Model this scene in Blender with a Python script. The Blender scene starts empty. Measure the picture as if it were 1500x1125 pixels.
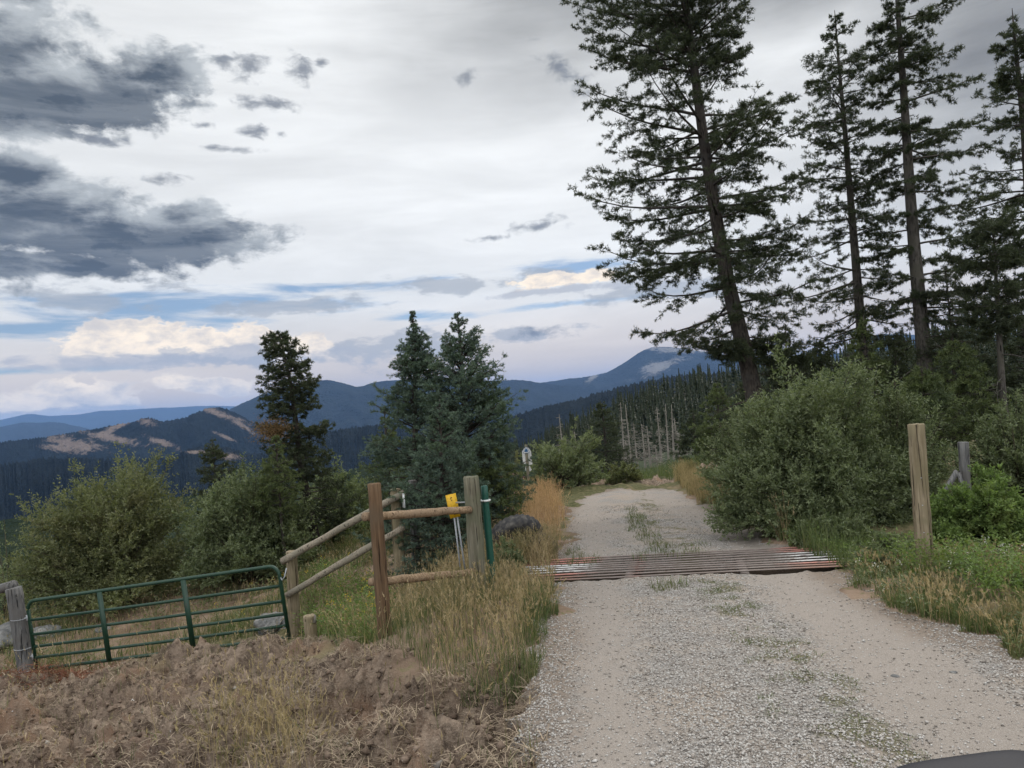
import bpy, math, random
import numpy as np
R = np.random.default_rng(11)
random.seed(5)
scn = bpy.context.scene
COL = scn.collection
# ------------------------------------------------------------------ camera
F = 1083.0
PITCH, ROLL = math.radians(1.35), math.radians(4.5)
CAMZ = 1.8
_r0 = np.array([1., 0, 0]); _f = np.array([0, math.cos(PITCH), math.sin(PITCH)])
_u0 = np.array([0, -math.sin(PITCH), math.cos(PITCH)])
RIGHT = math.cos(ROLL)*_r0 - math.sin(ROLL)*_u0
UP = math.cos(ROLL)*_u0 + math.sin(ROLL)*_r0
CAM = np.array([0, 0, CAMZ])
def ray(px, py):
    d = _f + RIGHT*((px-750)/F) + UP*((562.5-py)/F)
    return d/np.linalg.norm(d)
def P(px, py, Y):            # point seen there at depth Y (world +Y metres)
    d = ray(px, py)
    return CAM + d*(Y/d[1])
from mathutils import Matrix, Vector
cd = bpy.data.cameras.new('camera'); cam = bpy.data.objects.new('camera', cd); COL.objects.link(cam)
cd.sensor_width = 36; cd.lens = 36*F/1500; cd.clip_start = .05; cd.clip_end = 200000
M = Matrix.Identity(4)
for i in range(3):
    M[i][0] = RIGHT[i]; M[i][1] = UP[i]; M[i][2] = -_f[i]; M[i][3] = CAM[i]
cam.matrix_world = M
scn.camera = cam
# ------------------------------------------------------------------ noise
def _h(ix, iy, s):
    n = (ix.astype(np.int64)*374761393 + iy.astype(np.int64)*668265263 + s*1442695041) & 0xffffffff
    n = ((n ^ (n >> 13))*1274126177) & 0xffffffff
    n = n ^ (n >> 16)
    return (n & 0xffffff)/float(0xffffff)
def vn(x, y, s=0):
    xi = np.floor(x); yi = np.floor(y); fx = x-xi; fy = y-yi
    fx = fx*fx*(3-2*fx); fy = fy*fy*(3-2*fy)
    a = _h(xi, yi, s); b = _h(xi+1, yi, s); c = _h(xi, yi+1, s); d = _h(xi+1, yi+1, s)
    return (a+(b-a)*fx)*(1-fy)+(c+(d-c)*fx)*fy - .5
def fbm(x, y, o=4, s=0, g=.5):
    x = np.asarray(x, float); y = np.asarray(y, float)
    t = 0; a = 1
    for i in range(o):
        t = t + a*vn(x, y, s+i*7); x = x*2.03+13.1; y = y*2.03+7.7; a *= g
    return t
def sstep(a, b, x):
    t = np.clip((x-a)/(b-a), 0, 1); return t*t*(3-2*t)
# ------------------------------------------------------------------ terrain
cp = []
for Y in (-10, -2, 3, 6, 9, 12, 16, 20, 25, 29):
    for X in (.6, 2.5, 4.5): cp.append((X, Y, -.06*Y))
    cp.append((8, Y, -.06*Y+.1)); cp.append((14, Y, -.06*Y+.5))
cp += [(3, 35, -2.8), (3, 45, -4.6), (5, 70, -8), (10, 100, -10.5), (10, 150, -16), (30, 20, .9), (30, 40, .6), (60, 40, 3),
 (-.6, 9.3, -.64), (-1.45, 7.7, -.46), (-2, 13, -.94), (-3.8, 13, -1.62), (-3.6, 12.1, -1.82), (-8.3, 12.9, -2.32), (-6, 12.5, -2.1), (-4.2, 11, -1.68), (-6.2, 11.4, -1.85),
 (-1.9, 5.5, -.78), (-4.8, 7, -1.28), (.0, 4.2, -.28), (-3, 4, -.8), (-6, 4, -1.2), (-10, 6, -2), (-8.3, 9.4, -2.05), (-2.2, 8.6, -.95), (-2.6, 10.3, -1.2),
 (-8.5, 18, -2.2), (-5, 17, -1.8), (-3, 17, -1.25), (-14, 18, -2.9), (-13, 13, -3.0), (-1, 13, -.85), (-1, 17, -1.05), (-1, 22, -1.4), (-1, 28, -1.9),
 (-8, 26, -4), (-14, 26, -5.8), (-3, 26, -2.3), (-3, 34, -4.5), (-10, 36, -8), (-20, 40, -14), (-8, 60, -17), (0, 60, -9.5), (-40, 60, -30),
 (-30, 30, -15), (-30, 12, -9), (-60, 20, -24), (-80, 100, -60), (0, 150, -34), (-20, 110, -38), (60, 150, -8), (60, 90, -3), (40, 60, -1),
 (120, 150, 3), (150, 60, 8), (-15, 0, -3), (-30, 0, -7), (-60, -10, -18), (20, -10, 1.4), (60, -10, 4), (-4, -3, -.6), (-10, -3, -1.8),
 (0, 330, -90), (-200, 200, -160), (-330, 0, -170), (200, 330, -30), (330, 100, 14), (330, 330, -10), (-330, 330, -230), (0, -60, 2), (-100, -60, -30), (100, -60, 8)]
cp = np.array(cp, float); C2 = 1.3**2
def _phi(a, b): return -np.sqrt(((a[:, None, :2]-b[None, :, :2])**2).sum(-1)+C2)
_n = len(cp)
A = np.zeros((_n+3, _n+3)); A[:_n, :_n] = _phi(cp, cp)+np.eye(_n)*.02
A[:_n, _n] = 1; A[:_n, _n+1:] = cp[:, :2]; A[_n, :_n] = 1; A[_n+1:, :_n] = cp[:, :2].T
W = np.linalg.solve(A, np.concatenate([cp[:, 2], [0, 0, 0]]))
def gbase(x, y):
    x = np.asarray(x, float); y = np.asarray(y, float); sh = x.shape
    q = np.stack([x.ravel(), y.ravel()], 1); out = np.empty(len(q))
    for i in range(0, len(q), 40000):
        s = q[i:i+40000]; out[i:i+40000] = _phi(s, cp)@W[:_n] + W[_n] + s@W[_n+1:]
    return out.reshape(sh)
def hit(px, py, f=None, tmax=400):       # where the sight line meets the ground
    d = ray(px, py); t = np.concatenate([np.linspace(.5, 40, 1600), np.linspace(40, tmax, 1600)])
    p = CAM + d*t[:, None]; b = p[:, 2] < gbase(p[:, 0], p[:, 1])
    return p[np.argmax(b)] if b.any() else p[-1]
def poly_px(pts): return np.array([hit(*p)[:2] for p in pts])
def sdist(x, y, poly):                    # signed distance, + inside
    x = np.asarray(x, float); y = np.asarray(y, float)
    d = np.full(x.shape, 1e9); ins = np.zeros(x.shape, bool); n = len(poly)
    for i in range(n):
        ax, ay = poly[i]; bx, by = poly[(i+1) % n]
        ex, ey = bx-ax, by-ay; L = ex*ex+ey*ey+1e-9
        t = np.clip(((x-ax)*ex+(y-ay)*ey)/L, 0, 1)
        d = np.minimum(d, np.hypot(x-ax-t*ex, y-ay-t*ey))
        c = ((ay > y) != (by > y)) & (x < (bx-ax)*(y-ay)/(by-ay+1e-12)+ax); ins ^= c
    return np.where(ins, d, -d)
ROAD = poly_px([(780, 1500), (790, 1125), (803, 1000), (812, 900), (822, 810), (828, 760), (845, 728), (905, 716), (1000, 716), (1040, 740), (1120, 778), (1165, 805), (1245, 862), (1380, 925), (1560, 985), (1900, 1120), (1900, 1500)])
DIRT = poly_px([(-500, 1010), (60, 1000), (180, 986), (300, 956), (430, 942), (530, 952), (640, 975), (730, 985), (795, 975), (785, 1500), (-500, 1500)])
TALL = poly_px([(455, 925), (530, 945), (600, 970), (680, 995), (760, 975), (800, 915), (812, 860), (818, 800), (700, 800), (560, 870), (470, 880)])
def centre(px1, py1, px2, py2):
    a = hit(px1, py1); b = hit(px2, py2); return a, b
def fr(y, a, b):                          # x of the line a-b at depth y
    return a[0]+(b[0]-a[0])*(y-a[1])/(b[1]-a[1])
LT = centre(900, 1100, 880, 870); RT = centre(1440, 1080, 1195, 870); MO = centre(1225, 1080, 1110, 940); GR = centre(1050, 1080, 1000, 870)
def masks(x, y):
    w = fbm(x*1.3, y*1.3, 4, 3)
    w2 = fbm(x*5, y*5, 3, 31)
    road = sstep(-.16, .14, sdist(x, y, ROAD)+w*.6+w2*.22)
    dirt = sstep(-.3, .3, sdist(x, y, DIRT)+w*.8+w2*.3)*(1-road)
    lt = np.exp(-(np.abs(x-fr(y, *LT)-w*.15)/.36)**3); rt = np.exp(-(np.abs(x-fr(y, *RT)-w*.25)/.60)**3)
    dirt = np.maximum(dirt, sstep(27.2, 28.6, y+w)*sstep(31.5, 30, y)*sstep(-1.2, 0, x)*sstep(9.5, 8, x))
    track = np.clip(np.maximum(np.clip(lt*.8+rt*1.0, 0, 1), sstep(11.5, 14, y)*(.75+w*.8)*(1-.9*np.exp(-((x-2.9-w*.4)/.5)**2))), 0, 1)*road
    moss = np.exp(-((x-fr(y, *MO)-w*.3)/.34)**2)*road*sstep(-.12, .30, fbm(x*4.2, y*4.2, 4, 50, .6)+.06)
    return road, dirt, track, moss
def gz(x, y, fine=True):
    x = np.asarray(x, float); y = np.asarray(y, float)
    z = gbase(x, y)
    road, dirt, track, moss = masks(x, y)
    dist = np.hypot(x, y)
    z = z - track*.035 + moss*.02 + road*.03*fbm(x*1.1, y*1.1, 3, 90)
    z = z + dirt*(.50*fbm(x*.8, y*.8, 3, 5)-.46*np.abs(fbm(x*1.7, y*1.7, 4, 15, .6))+.07+.23*fbm(x*4.5, y*4.5, 4, 22, .65))
    z = z + (1-road)*(1-dirt)*.12*fbm(x*.9, y*.9, 4, 40)*np.clip(dist/10, .5, 6)
    gx, gy = GUL[0], GUL[1]
    z = z - dirt*.42*np.exp(-(((x-gx)*.55+(y-gy)*.84+.1*np.sin(x*7))/.15)**2-(((x-gx)*.84-(y-gy)*.55)/.7)**2)
    if fine: z = z + road*.02*fbm(x*9, y*9, 3, 60)+dirt*.06*fbm(x*15, y*15, 3, 66, .7)
    return z
GUL = hit(600, 1050)
# ------------------------------------------------------------------ mesh helpers
def tag(o, label=None, cat=None, group=None, kind=None):
    if label: o['label'] = label
    if cat: o['category'] = cat
    if group: o['group'] = group
    if kind: o['kind'] = kind
    return o
def empty(name, loc, label, cat, group=None):
    o = bpy.data.objects.new(name, None); COL.objects.link(o); o.location = [float(v) for v in loc]; o.empty_display_size = .2
    return tag(o, label, cat, group)
def npmesh(name, V, T=None, Q=None, mat=None, parent=None, attrs=None, smooth=False, mats=None, mi=None):
    V = np.asarray(V, np.float32); me = bpy.data.meshes.new(name)
    nt = 0 if T is None else len(T); nq = 0 if Q is None else len(Q)
    me.vertices.add(len(V)); me.vertices.foreach_set('co', V.ravel())
    idx = np.concatenate([np.asarray(a, np.int32).ravel() for a in (T, Q) if a is not None and len(a)])
    me.loops.add(len(idx)); me.loops.foreach_set('vertex_index', idx)
    ls = np.concatenate([np.arange(nt)*3, nt*3+np.arange(nq)*4]).astype(np.int32)
    me.polygons.add(nt+nq); me.polygons.foreach_set('loop_start', ls)
    if smooth: me.polygons.foreach_set('use_smooth', np.ones(nt+nq, bool))
    for k, a in (attrs or {}).items():
        at = me.attributes.new(k, 'FLOAT', 'POINT'); at.data.foreach_set('value', np.asarray(a, np.float32))
    me.update(calc_edges=True); me.validate()
    if mat: me.materials.append(mat)
    o = bpy.data.objects.new(name, me); COL.objects.link(o)
    if parent: o.parent = parent
    return o
class MB:
    def __init__(s): s.V = []; s.T = []; s.Q = []; s.n = 0; s.var = []
    def add(s, V, T=None, Q=None, var=0.):
        V = np.asarray(V, float)
        if T is not None: s.T.append(np.asarray(T)+s.n)
        if Q is not None: s.Q.append(np.asarray(Q)+s.n)
        s.V.append(V); s.var.append(np.full(len(V), var) if np.isscalar(var) else var); s.n += len(V)
    def tube(s, pts, rad, n=8, cap=True, sq=1., var=0.):
        pts = np.asarray(pts, float); m = len(pts); rad = np.broadcast_to(np.asarray(rad, float), (m,))
        tg = np.gradient(pts, axis=0); tg /= np.linalg.norm(tg, axis=1)[:, None]+1e-12
        ref = np.array([0, 0, 1.]) if abs(tg[:, 2]).mean() < .9 else np.array([0, 1., 0])
        a = np.cross(tg, ref); a /= np.linalg.norm(a, axis=1)[:, None]; b = np.cross(a, tg)
        th = np.arange(n)*2*np.pi/n
        V = pts[:, None]+rad[:, None, None]*(np.cos(th)[None, :, None]*a[:, None]+sq*np.sin(th)[None, :, None]*b[:, None])
        V = V.reshape(-1, 3); Q = []
        i = np.arange(n); j = (i+1) % n
        Q = np.concatenate([np.stack([k*n+i, k*n+j, (k+1)*n+j, (k+1)*n+i], 1) for k in range(m-1)])
        T = None
        if cap:
            V = np.concatenate([V, pts[:1], pts[-1:]]); c0 = m*n; c1 = c0+1
            T = np.concatenate([np.stack([j, i, np.full(n, c0)], 1), np.stack([(m-1)*n+i, (m-1)*n+j, np.full(n, c1)], 1)])
        s.add(V, T, Q, var)
    def box(s, c, size, ax=None, bev=.0):
        c = np.asarray(c, float); h = np.asarray(size, float)/2
        ax = np.eye(3) if ax is None else np.asarray(ax)
        sg = np.array([(x, y, z) for x in (-1, 1) for y in (-1, 1) for z in (-1, 1)], float)
        V = c+(sg*h)@ax
        s.add(V, None, [(0, 1, 3, 2), (4, 6, 7, 5), (0, 4, 5, 1), (2, 3, 7, 6), (0, 2, 6, 4), (1, 5, 7, 3)])
    def build(s, name, mat, parent=None, smooth=False):
        loc = np.zeros(3)
        if parent is not None: loc = np.array(parent_world(parent))
        V = np.concatenate(s.V)-loc
        return npmesh(name, V, np.concatenate(s.T) if s.T else None, np.concatenate(s.Q) if s.Q else None, mat, parent, {'var': np.concatenate(s.var)}, smooth)
def parent_world(p):
    l = np.array(p.location, float)
    while p.parent: p = p.parent; l = l+np.array(p.location)
    return l
def weight(o, w=.004, seg=2):
    m = o.modifiers.new('bevel', 'BEVEL'); m.width = w; m.segments = seg; m.limit_method = 'ANGLE'; return o
# ------------------------------------------------------------------ node helpers
class NT:
    def __init__(s, tree): s.t = tree; s.t.nodes.clear()
    def n(s, typ, ins=None, **kw):
        nd = s.t.nodes.new(typ)
        for k, v in kw.items(): setattr(nd, k, v)
        for k, v in (ins or {}).items(): s.set(nd.inputs[k], v)
        return nd
    def set(s, sock, v):
        if hasattr(v, 'is_output'): s.t.links.new(v, sock)
        elif hasattr(sock, 'default_value'):
            try: sock.default_value = v
            except Exception: sock.default_value = (v[0], v[1], v[2], 1.) if len(v) == 3 else v
    def m(s, op, a, b=None, c=None, clamp=False):
        nd = s.t.nodes.new('ShaderNodeMath'); nd.operation = op; nd.use_clamp = clamp
        for i, v in enumerate((a, b, c)):
            if v is not None: s.set(nd.inputs[i], v)
        return nd.outputs[0]
    def mul(s, a, b): return s.m('MULTIPLY', a, b)
    def add(s, a, b): return s.m('ADD', a, b)
    def sub(s, a, b): return s.m('SUBTRACT', a, b)
    def ss(s, x, a, b, lo=0., hi=1.):
        nd = s.n('ShaderNodeMapRange', interpolation_type='SMOOTHSTEP'); s.set(nd.inputs[0], x)
        for i, v in enumerate((a, b, lo, hi)): s.set(nd.inputs[i+1], v)
        return nd.outputs[0]
    def mix(s, f, a, b, bt='MIX'):
        nd = s.n('ShaderNodeMix', data_type='RGBA', blend_type=bt)
        s.set(nd.inputs[0], f)
        for i, v in ((6, a), (7, b)):
            s.set(nd.inputs[i], v if hasattr(v, 'is_output') else (v[0], v[1], v[2], 1.))
        return nd.outputs[2]
    def noise(s, vec, scale, detail=4., rough=.5, dist=0.):
        nd = s.n('ShaderNodeTexNoise', {'Scale': scale, 'Detail': detail, 'Roughness': rough, 'Distortion': dist})
        if vec is not None: s.set(nd.inputs['Vector'], vec)
        return nd.outputs[0]
    def vec(s, x, y, z=0.):
        return s.n('ShaderNodeCombineXYZ', {0: x, 1: y, 2: z}).outputs[0]
    def attr(s, name): return s.n('ShaderNodeAttribute', attribute_name=name).outputs[2]
    def vscale(s, v, sc):
        return s.n('ShaderNodeMapping', {'Vector': v, 'Scale': sc}).outputs[0]
def mat(name):
    m = bpy.data.materials.new(name); m.use_nodes = True; t = NT(m.node_tree)
    t.out = t.n('ShaderNodeOutputMaterial'); t.obj = t.n('ShaderNodeTexCoord').outputs['Object']
    t.pos = t.n('ShaderNodeNewGeometry').outputs['Position']
    return m, t
def princ(t, col, rough=.8, bump=None, bstr=.5, bdist=.01, spec=.3, metal=0.):
    b = t.n('ShaderNodeBsdfPrincipled', {'Base Color': col if hasattr(col, 'is_output') else (*col[:3], 1.), 'Roughness': rough, 'Specular IOR Level': spec, 'Metallic': metal})
    if bump is not None:
        bp = t.n('ShaderNodeBump', {'Strength': bstr, 'Distance': bdist, 'Height': bump}); t.set(b.inputs['Normal'], bp.outputs[0])
    t.set(t.out.inputs[0], b.outputs[0]); return b
def leafmat(name, c0, c1, c2=None, trans=.35, rough=.6, dry=0.):
    m, t = mat(name); v = t.attr('var')
    col = t.mix(v, c0, c1)
    if c2: col = t.mix(t.ss(t.noise(t.pos, 1.6, 3), .5, .68), col, c2)
    a = t.n('ShaderNodeBsdfPrincipled', {'Base Color': col, 'Roughness': rough, 'Specular IOR Level': .25})
    b = t.n('ShaderNodeBsdfTranslucent', {'Color': t.mix(1., col, (1.0, 1.1, .55), 'MULTIPLY')})
    mx = t.n('ShaderNodeMixShader', {0: trans, 1: a.outputs[0], 2: b.outputs[0]}); t.set(t.out.inputs[0], mx.outputs[0])
    return m
def woodmat(name, c0, c1, c2, zs=1.2, xs=22):
    m, t = mat(name)
    v = t.vscale(t.obj, (xs, xs, zs)); g = t.noise(v, 1.5, 8, .65, .4)
    big = t.noise(t.obj, 3., 3, .5)
    col = t.mix(t.ss(g, .35, .65), c0, c1); col = t.mix(t.ss(big, .42, .66), col, c2)
    cr = t.ss(t.noise(t.vscale(t.obj, (xs*2, xs*2, zs*.8)), 1., 3, .6), .60, .66)
    col = t.mix(cr, col, tuple(v*.3 for v in c0))
    princ(t, col, .85, t.sub(g, cr), .7, .012, .15); return m
# ------------------------------------------------------------------ materials
MAT = {}
MAT['needle_fir'] = leafmat('needle_fir', (.030, .040, .024), (.075, .092, .050), (.050, .062, .040), .3)
MAT['needle_spruce'] = leafmat('needle_spruce', (.04, .07, .055), (.15, .20, .155), (.08, .12, .07), .25)
MAT['needle_young'] = leafmat('needle_young', (.05, .070, .028), (.14, .17, .07), (.06, .08, .04), .3)
MAT['needle_far'] = leafmat('needle_far', (.018, .028, .016), (.034, .048, .026), (.046, .052, .026), .2)
MAT['needle_brown'] = leafmat('needle_brown', (.12, .07, .035), (.20, .13, .06), None, .2)
MAT['willow'] = leafmat('willow', (.06, .085, .038), (.24, .275, .155), (.13, .155, .08), .35, .45)
MAT['willow_warm'] = leafmat('willow_warm', (.07, .085, .036), (.225, .24, .125), (.15, .15, .075), .35, .45)
MAT['willow_pale'] = leafmat('willow_pale', (.07, .10, .045), (.27, .30, .18), (.17, .20, .10), .35, .45)
MAT['bright_leaf'] = leafmat('bright_leaf', (.06, .10, .03), (.22, .30, .10), (.15, .18, .06), .4)
MAT['grass_green'] = leafmat('grass_green', (.05, .075, .028), (.15, .18, .075), (.14, .14, .07), .35)
MAT['grass_dry'] = leafmat('grass_dry', (.20, .15, .09), (.46, .36, .22), (.15, .14, .07), .3)
MAT['grass_orange'] = leafmat('grass_orange', (.32, .19, .11), (.60, .40, .25), None, .3)
MAT['straw'] = leafmat('straw', (.10, .07, .05), (.36, .285, .20), None, .1)
MAT['petal_pink'] = leafmat('petal_pink', (.4, .16, .24), (.55, .28, .36), None, .3)
MAT['petal_yellow'] = leafmat('petal_yellow', (.5, .36, .03), (.6, .45, .05), None, .3)
MAT['petal_white'] = leafmat('petal_white', (.5, .5, .45), (.7, .7, .66), None, .3)
MAT['bark'] = woodmat('bark', (.028, .024, .021), (.075, .063, .054), (.055, .05, .046), 4, 12)
MAT['bark_grey'] = woodmat('bark_grey', (.045, .041, .038), (.11, .10, .09), (.075, .07, .058), 4, 12)
MAT['snag'] = woodmat('snag', (.16, .145, .125), (.29, .265, .235), (.20, .185, .16), 1, 6)
MAT['stem'] = woodmat('stem', (.05, .04, .03), (.12, .10, .07), (.08, .07, .05), 3, 14)
MAT['post_brown'] = woodmat('post_brown', (.085, .052, .030), (.165, .105, .062), (.12, .085, .055))
MAT['post_grey'] = woodmat('post_grey', (.115, .105, .075), (.20, .185, .14), (.13, .13, .088))
MAT['post_tan'] = woodmat('post_tan', (.15, .118, .075), (.29, .24, .165), (.19, .16, .10))
MAT['rail'] = woodmat('rail', (.20, .135, .082), (.34, .245, .16), (.25, .18, .12), 22, 22)
MAT['rail_grey'] = woodmat('rail_grey', (.17, .145, .11), (.30, .26, .205), (.20, .18, .14), 22, 22)
MAT['post_weathered'] = woodmat('post_weathered', (.075, .075, .078), (.17, .168, .165), (.11, .105, .10))
def paint(name, c, rough=.45, wear=(.1, .06, .04), amt=.66):
    m, t = mat(name)
    n = t.noise(t.obj, 9, 6, .7); d = t.noise(t.obj, 40, 4, .6)
    col = t.mix(t.ss(n, amt, amt+.06), c, wear); col = t.mix(t.ss(d, .3, .8), col, tuple(v*.7 for v in c))
    princ(t, col, rough, n, .15, .003, .45); return m
MAT['green_paint'] = paint('green_paint', (.006, .038, .020), .5, (.045, .04, .03), .60)
MAT['pole_green'] = paint('pole_green', (.008, .075, .052), .45, (.03, .06, .05), .7)
MAT['galv'] = paint('galv', (.34, .36, .38), .4, (.2, .2, .2))
MAT['yellow'] = paint('yellow', (.72, .42, .012), .5, (.4, .25, .05), .7)
MAT['white'] = paint('white', (.72, .74, .74), .5, (.45, .45, .42), .66)
MAT['blue'] = paint('blue', (.02, .11, .27), .5, (.05, .15, .25), .72)
MAT['black'] = paint('black', (.015, .015, .016), .5, (.03, .03, .03))
m, t = mat('rubber'); n = t.noise(t.obj, 12, 5, .6)
princ(t, t.mix(t.ss(n, .35, .75), (.022, .022, .024), (.10, .092, .082)), .75, n, .3, .01); MAT['rubber'] = m
m, t = mat('dark_plastic'); princ(t, (.010, .010, .015), .6, t.noise(t.obj, 260, 3), .25, .001); MAT['dark_plastic'] = m
m, t = mat('mirror_glass'); princ(t, (.6, .62, .64), .05, metal=1.); MAT['mirror_glass'] = m
m, t = mat('rock'); n = t.noise(t.obj, 5, 8, .65)
princ(t, t.mix(t.ss(n, .3, .7), (.075, .078, .08), (.24, .235, .225)), .85, n, .8, .05); MAT['rock'] = m
# stones of the road
m, t = mat('pebble'); v = t.attr('var')
cr = t.n('ShaderNodeValToRGB', {0: v}); e = cr.color_ramp; e.elements[0].color = (.12, .105, .09, 1); e.elements[1].color = (.43, .41, .385, 1)
x = e.elements.new(.35); x.color = (.30, .265, .235, 1); x = e.elements.new(.7); x.color = (.41, .395, .375, 1)
princ(t, cr.outputs[0], .85, t.noise(t.pos, 150, 3), .4, .004); MAT['pebble'] = m
m, t = mat('clod'); v = t.attr('var'); princ(t, t.mix(v, (.085, .058, .042), (.22, .165, .125)), .95, t.noise(t.pos, 60, 4), .6, .01); MAT['clod'] = m
# rust / painted guard rails: paint survives only at the ends
def guardmat(name, endcol, both=True):
    m, t = mat(name)
    s = t.n('ShaderNodeSeparateXYZ', {0: t.obj}); x = s.outputs[0]
    n = t.noise(t.vscale(t.obj, (5, 14, 14)), 1.6, 8, .72); n2 = t.noise(t.vscale(t.obj, (5, 20, 20)), 1.8, 5, .55)
    rust = t.mix(t.ss(n2, .35, .65), (.13, .10, .085), (.20, .17, .155))
    rust = t.mix(t.ss(n, .50, .66), rust, (.27, .255, .245))
    e = t.m('ABSOLUTE', x)
    f = t.ss(t.add(e, t.mul(t.sub(n, .5), 1.6)), GW/2-1.25, GW/2-.85)
    mid = t.ss(t.sub(t.mul(t.sub(n, .5), 1.3), t.m('ABSOLUTE', t.add(x, .62))), -.10, .02)
    col = t.mix(f, rust, endcol); col = t.mix(t.mul(mid, .8), col, (.22, .12, .10))
    col = t.mix(t.mul(t.ss(n, .50, .58), .8), col, (.15, .115, .10))
    princ(t, col, .7, n2, .4, .006, .3); return m
GW = 4.75
# ------------------------------------------------------------------ ground material
m, t = mat('ground')
rd, di, tr, mo, gn = [t.attr(k) for k in ('road', 'dirt', 'track', 'moss', 'green')]
p = t.pos
n_s = t.noise(p, 55, 5, .7); n_f = t.noise(p, 160, 3, .7); n_m = t.noise(p, 7, 6, .65); n_b = t.noise(p, 1.1, 5, .6)
vo = t.n('ShaderNodeTexVoronoi', {'Vector': p, 'Scale': 62.}); vc = t.n('ShaderNodeSeparateColor', {0: vo.outputs['Color']}).outputs[0]
grav = t.mix(vc, (.15, .138, .128), (.34, .318, .295)); grav = t.mix(t.ss(n_f, .52, .72), grav, (.40, .38, .355))
grav = t.mix(t.ss(n_s, .28, .44, 1., 0.), grav, (.135, .115, .10))
grav = t.mix(t.mul(t.ss(n_b, .42, .62), .65), grav, (.32, .265, .215))
fine = t.mix(n_m, (.225, .195, .17), (.325, .290, .258)); fine = t.mix(t.ss(n_f, .52, .70), fine, (.43, .40, .37)); fine = t.mix(t.ss(n_f, .36, .46, 1., 0.), fine, (.21, .18, .155)); fine = t.mix(t.mul(t.ss(n_s, .5, .62), .6), fine, (.30, .265, .235))
trk = t.ss(t.add(tr, t.add(t.mul(t.sub(n_m, .5), 1.1), t.mul(t.sub(n_b, .5), .8))), .30, .85)
roadc = t.mix(trk, grav, fine); roadc = t.mix(t.mul(t.ss(t.add(t.attr('edge'), t.mul(t.sub(n_m, .5), .8)), .2, .9), .75), roadc, t.mix(n_f, (.12, .092, .07), (.27, .215, .17)))
roadc = t.mix(t.mul(t.ss(t.add(mo, t.mul(t.sub(n_s, .5), 1.3)), .45, .9), .8), roadc, t.mix(n_f, (.075, .080, .035), (.17, .15, .085)))
dirtc = t.mix(t.ss(n_m, .32, .68), (.065, .047, .036), (.285, .22, .168))
dirtc = t.mix(t.mul(t.ss(t.noise(p, .45, 5, .6), .48, .6), .7), dirtc, (.095, .066, .052)); dirtc = t.mix(t.ss(n_b, .5, .7), dirtc, (.20, .13, .09)); dirtc = t.mix(t.mul(t.ss(n_s, .5, .7), .6), dirtc, (.33, .27, .21))
grc = t.mix(t.ss(n_m, .35, .65), (.055, .062, .026), (.13, .12, .06)); grc = t.mix(t.ss(n_b, .48, .62), grc, (.18, .145, .085))
soil = t.mix(t.ss(n_b, .35, .62), (.14, .095, .065), (.26, .19, .14)); 
soil = t.mix(t.mul(t.ss(n_m, .52, .7), .8), soil, (.12, .13, .05))
base = t.mix(t.ss(t.add(gn, t.mul(t.sub(n_m, .5), .5)), .35, .65), soil, grc)
base = t.mix(t.attr('far'), base, t.mix(n_b, (.018, .028, .016), (.045, .055, .028)))
base = t.mix(di, base, dirtc); base = t.mix(t.attr('pit'), base, (.03, .024, .02))  # pit soil coloured near black, painting in the shade below the guard bars
base = t.mix(t.ss(t.add(rd, t.mul(t.sub(n_s, .5), .5)), .4, .6), base, roadc)
hgt = t.add(t.mul(n_s, .5), t.add(t.mul(n_f, .25), t.mul(vo.outputs['Distance'], .35)))
princ(t, base, .95, hgt, 1., .022, .1); MAT['ground'] = m
# ------------------------------------------------------------------ ground sheet
def spacing(lo, hi, c0, c1, d0, g):
    mid = list(np.arange(c0, c1, d0)); a = [c0]; d = d0
    while a[-1] > lo: d *= g; a.append(a[-1]-d)
    b = [mid[-1]]; d = d0
    while b[-1] < hi: d *= g; b.append(b[-1]+d)
    return np.array(a[1:][::-1]+mid+b[1:])
gx = spacing(-330, 330, -8.5, 6, .035, 1.03); gy = spacing(-60, 330, 2.6, 13, .04, 1.03)
X, Y = np.meshgrid(gx, gy); Z = gz(X, Y)
# a pit under the cattle guard
ga = hit(772, 857); gb = hit(1252, 832)
gdir = np.array([gb[0]-ga[0], gb[1]-ga[1]]); gdir /= np.linalg.norm(gdir); gnor = np.array([-gdir[1], gdir[0]])
GD = 1.75
GC = np.array([*(np.array(ga[:2])+gdir*(GW/2-.30)+gnor*GD/2)])
lu = (X-GC[0])*gdir[0]+(Y-GC[1])*gdir[1]; lv = (X-GC[0])*gnor[0]+(Y-GC[1])*gnor[1]
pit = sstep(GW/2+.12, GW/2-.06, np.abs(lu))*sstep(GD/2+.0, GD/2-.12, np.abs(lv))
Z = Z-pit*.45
rm, dm, tm, mm = masks(X, Y)
far = sstep(24, 40, np.hypot(X, Y))
gm = np.clip(.5+1.6*fbm(X*.35, Y*.35, 3, 77)+sstep(4, 7, X)*.8-.35*((Y < 22) & (Y > 11.5) & (X < -2)), 0, 1)
ny, nx = X.shape; i = np.arange(nx*ny).reshape(ny, nx)
Q = np.stack([i[:-1, :-1], i[:-1, 1:], i[1:, 1:], i[1:, :-1]], -1).reshape(-1, 4)
tag(npmesh('ground', np.stack([X, Y, Z], -1).reshape(-1, 3), None, Q, MAT['ground'], attrs=dict(pit=pit.ravel(), road=(rm*(1-pit)).ravel(), dirt=(np.maximum(dm, pit)).ravel(), edge=(np.exp(-np.clip(sdist(X, Y, ROAD)+.15*fbm(X*2, Y*2, 3, 8), 0, 9)/.28)*(Y < 40)).ravel(), far=far.ravel(), track=tm.ravel(), moss=mm.ravel(), green=gm.ravel()), smooth=True), kind='structure')
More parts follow.
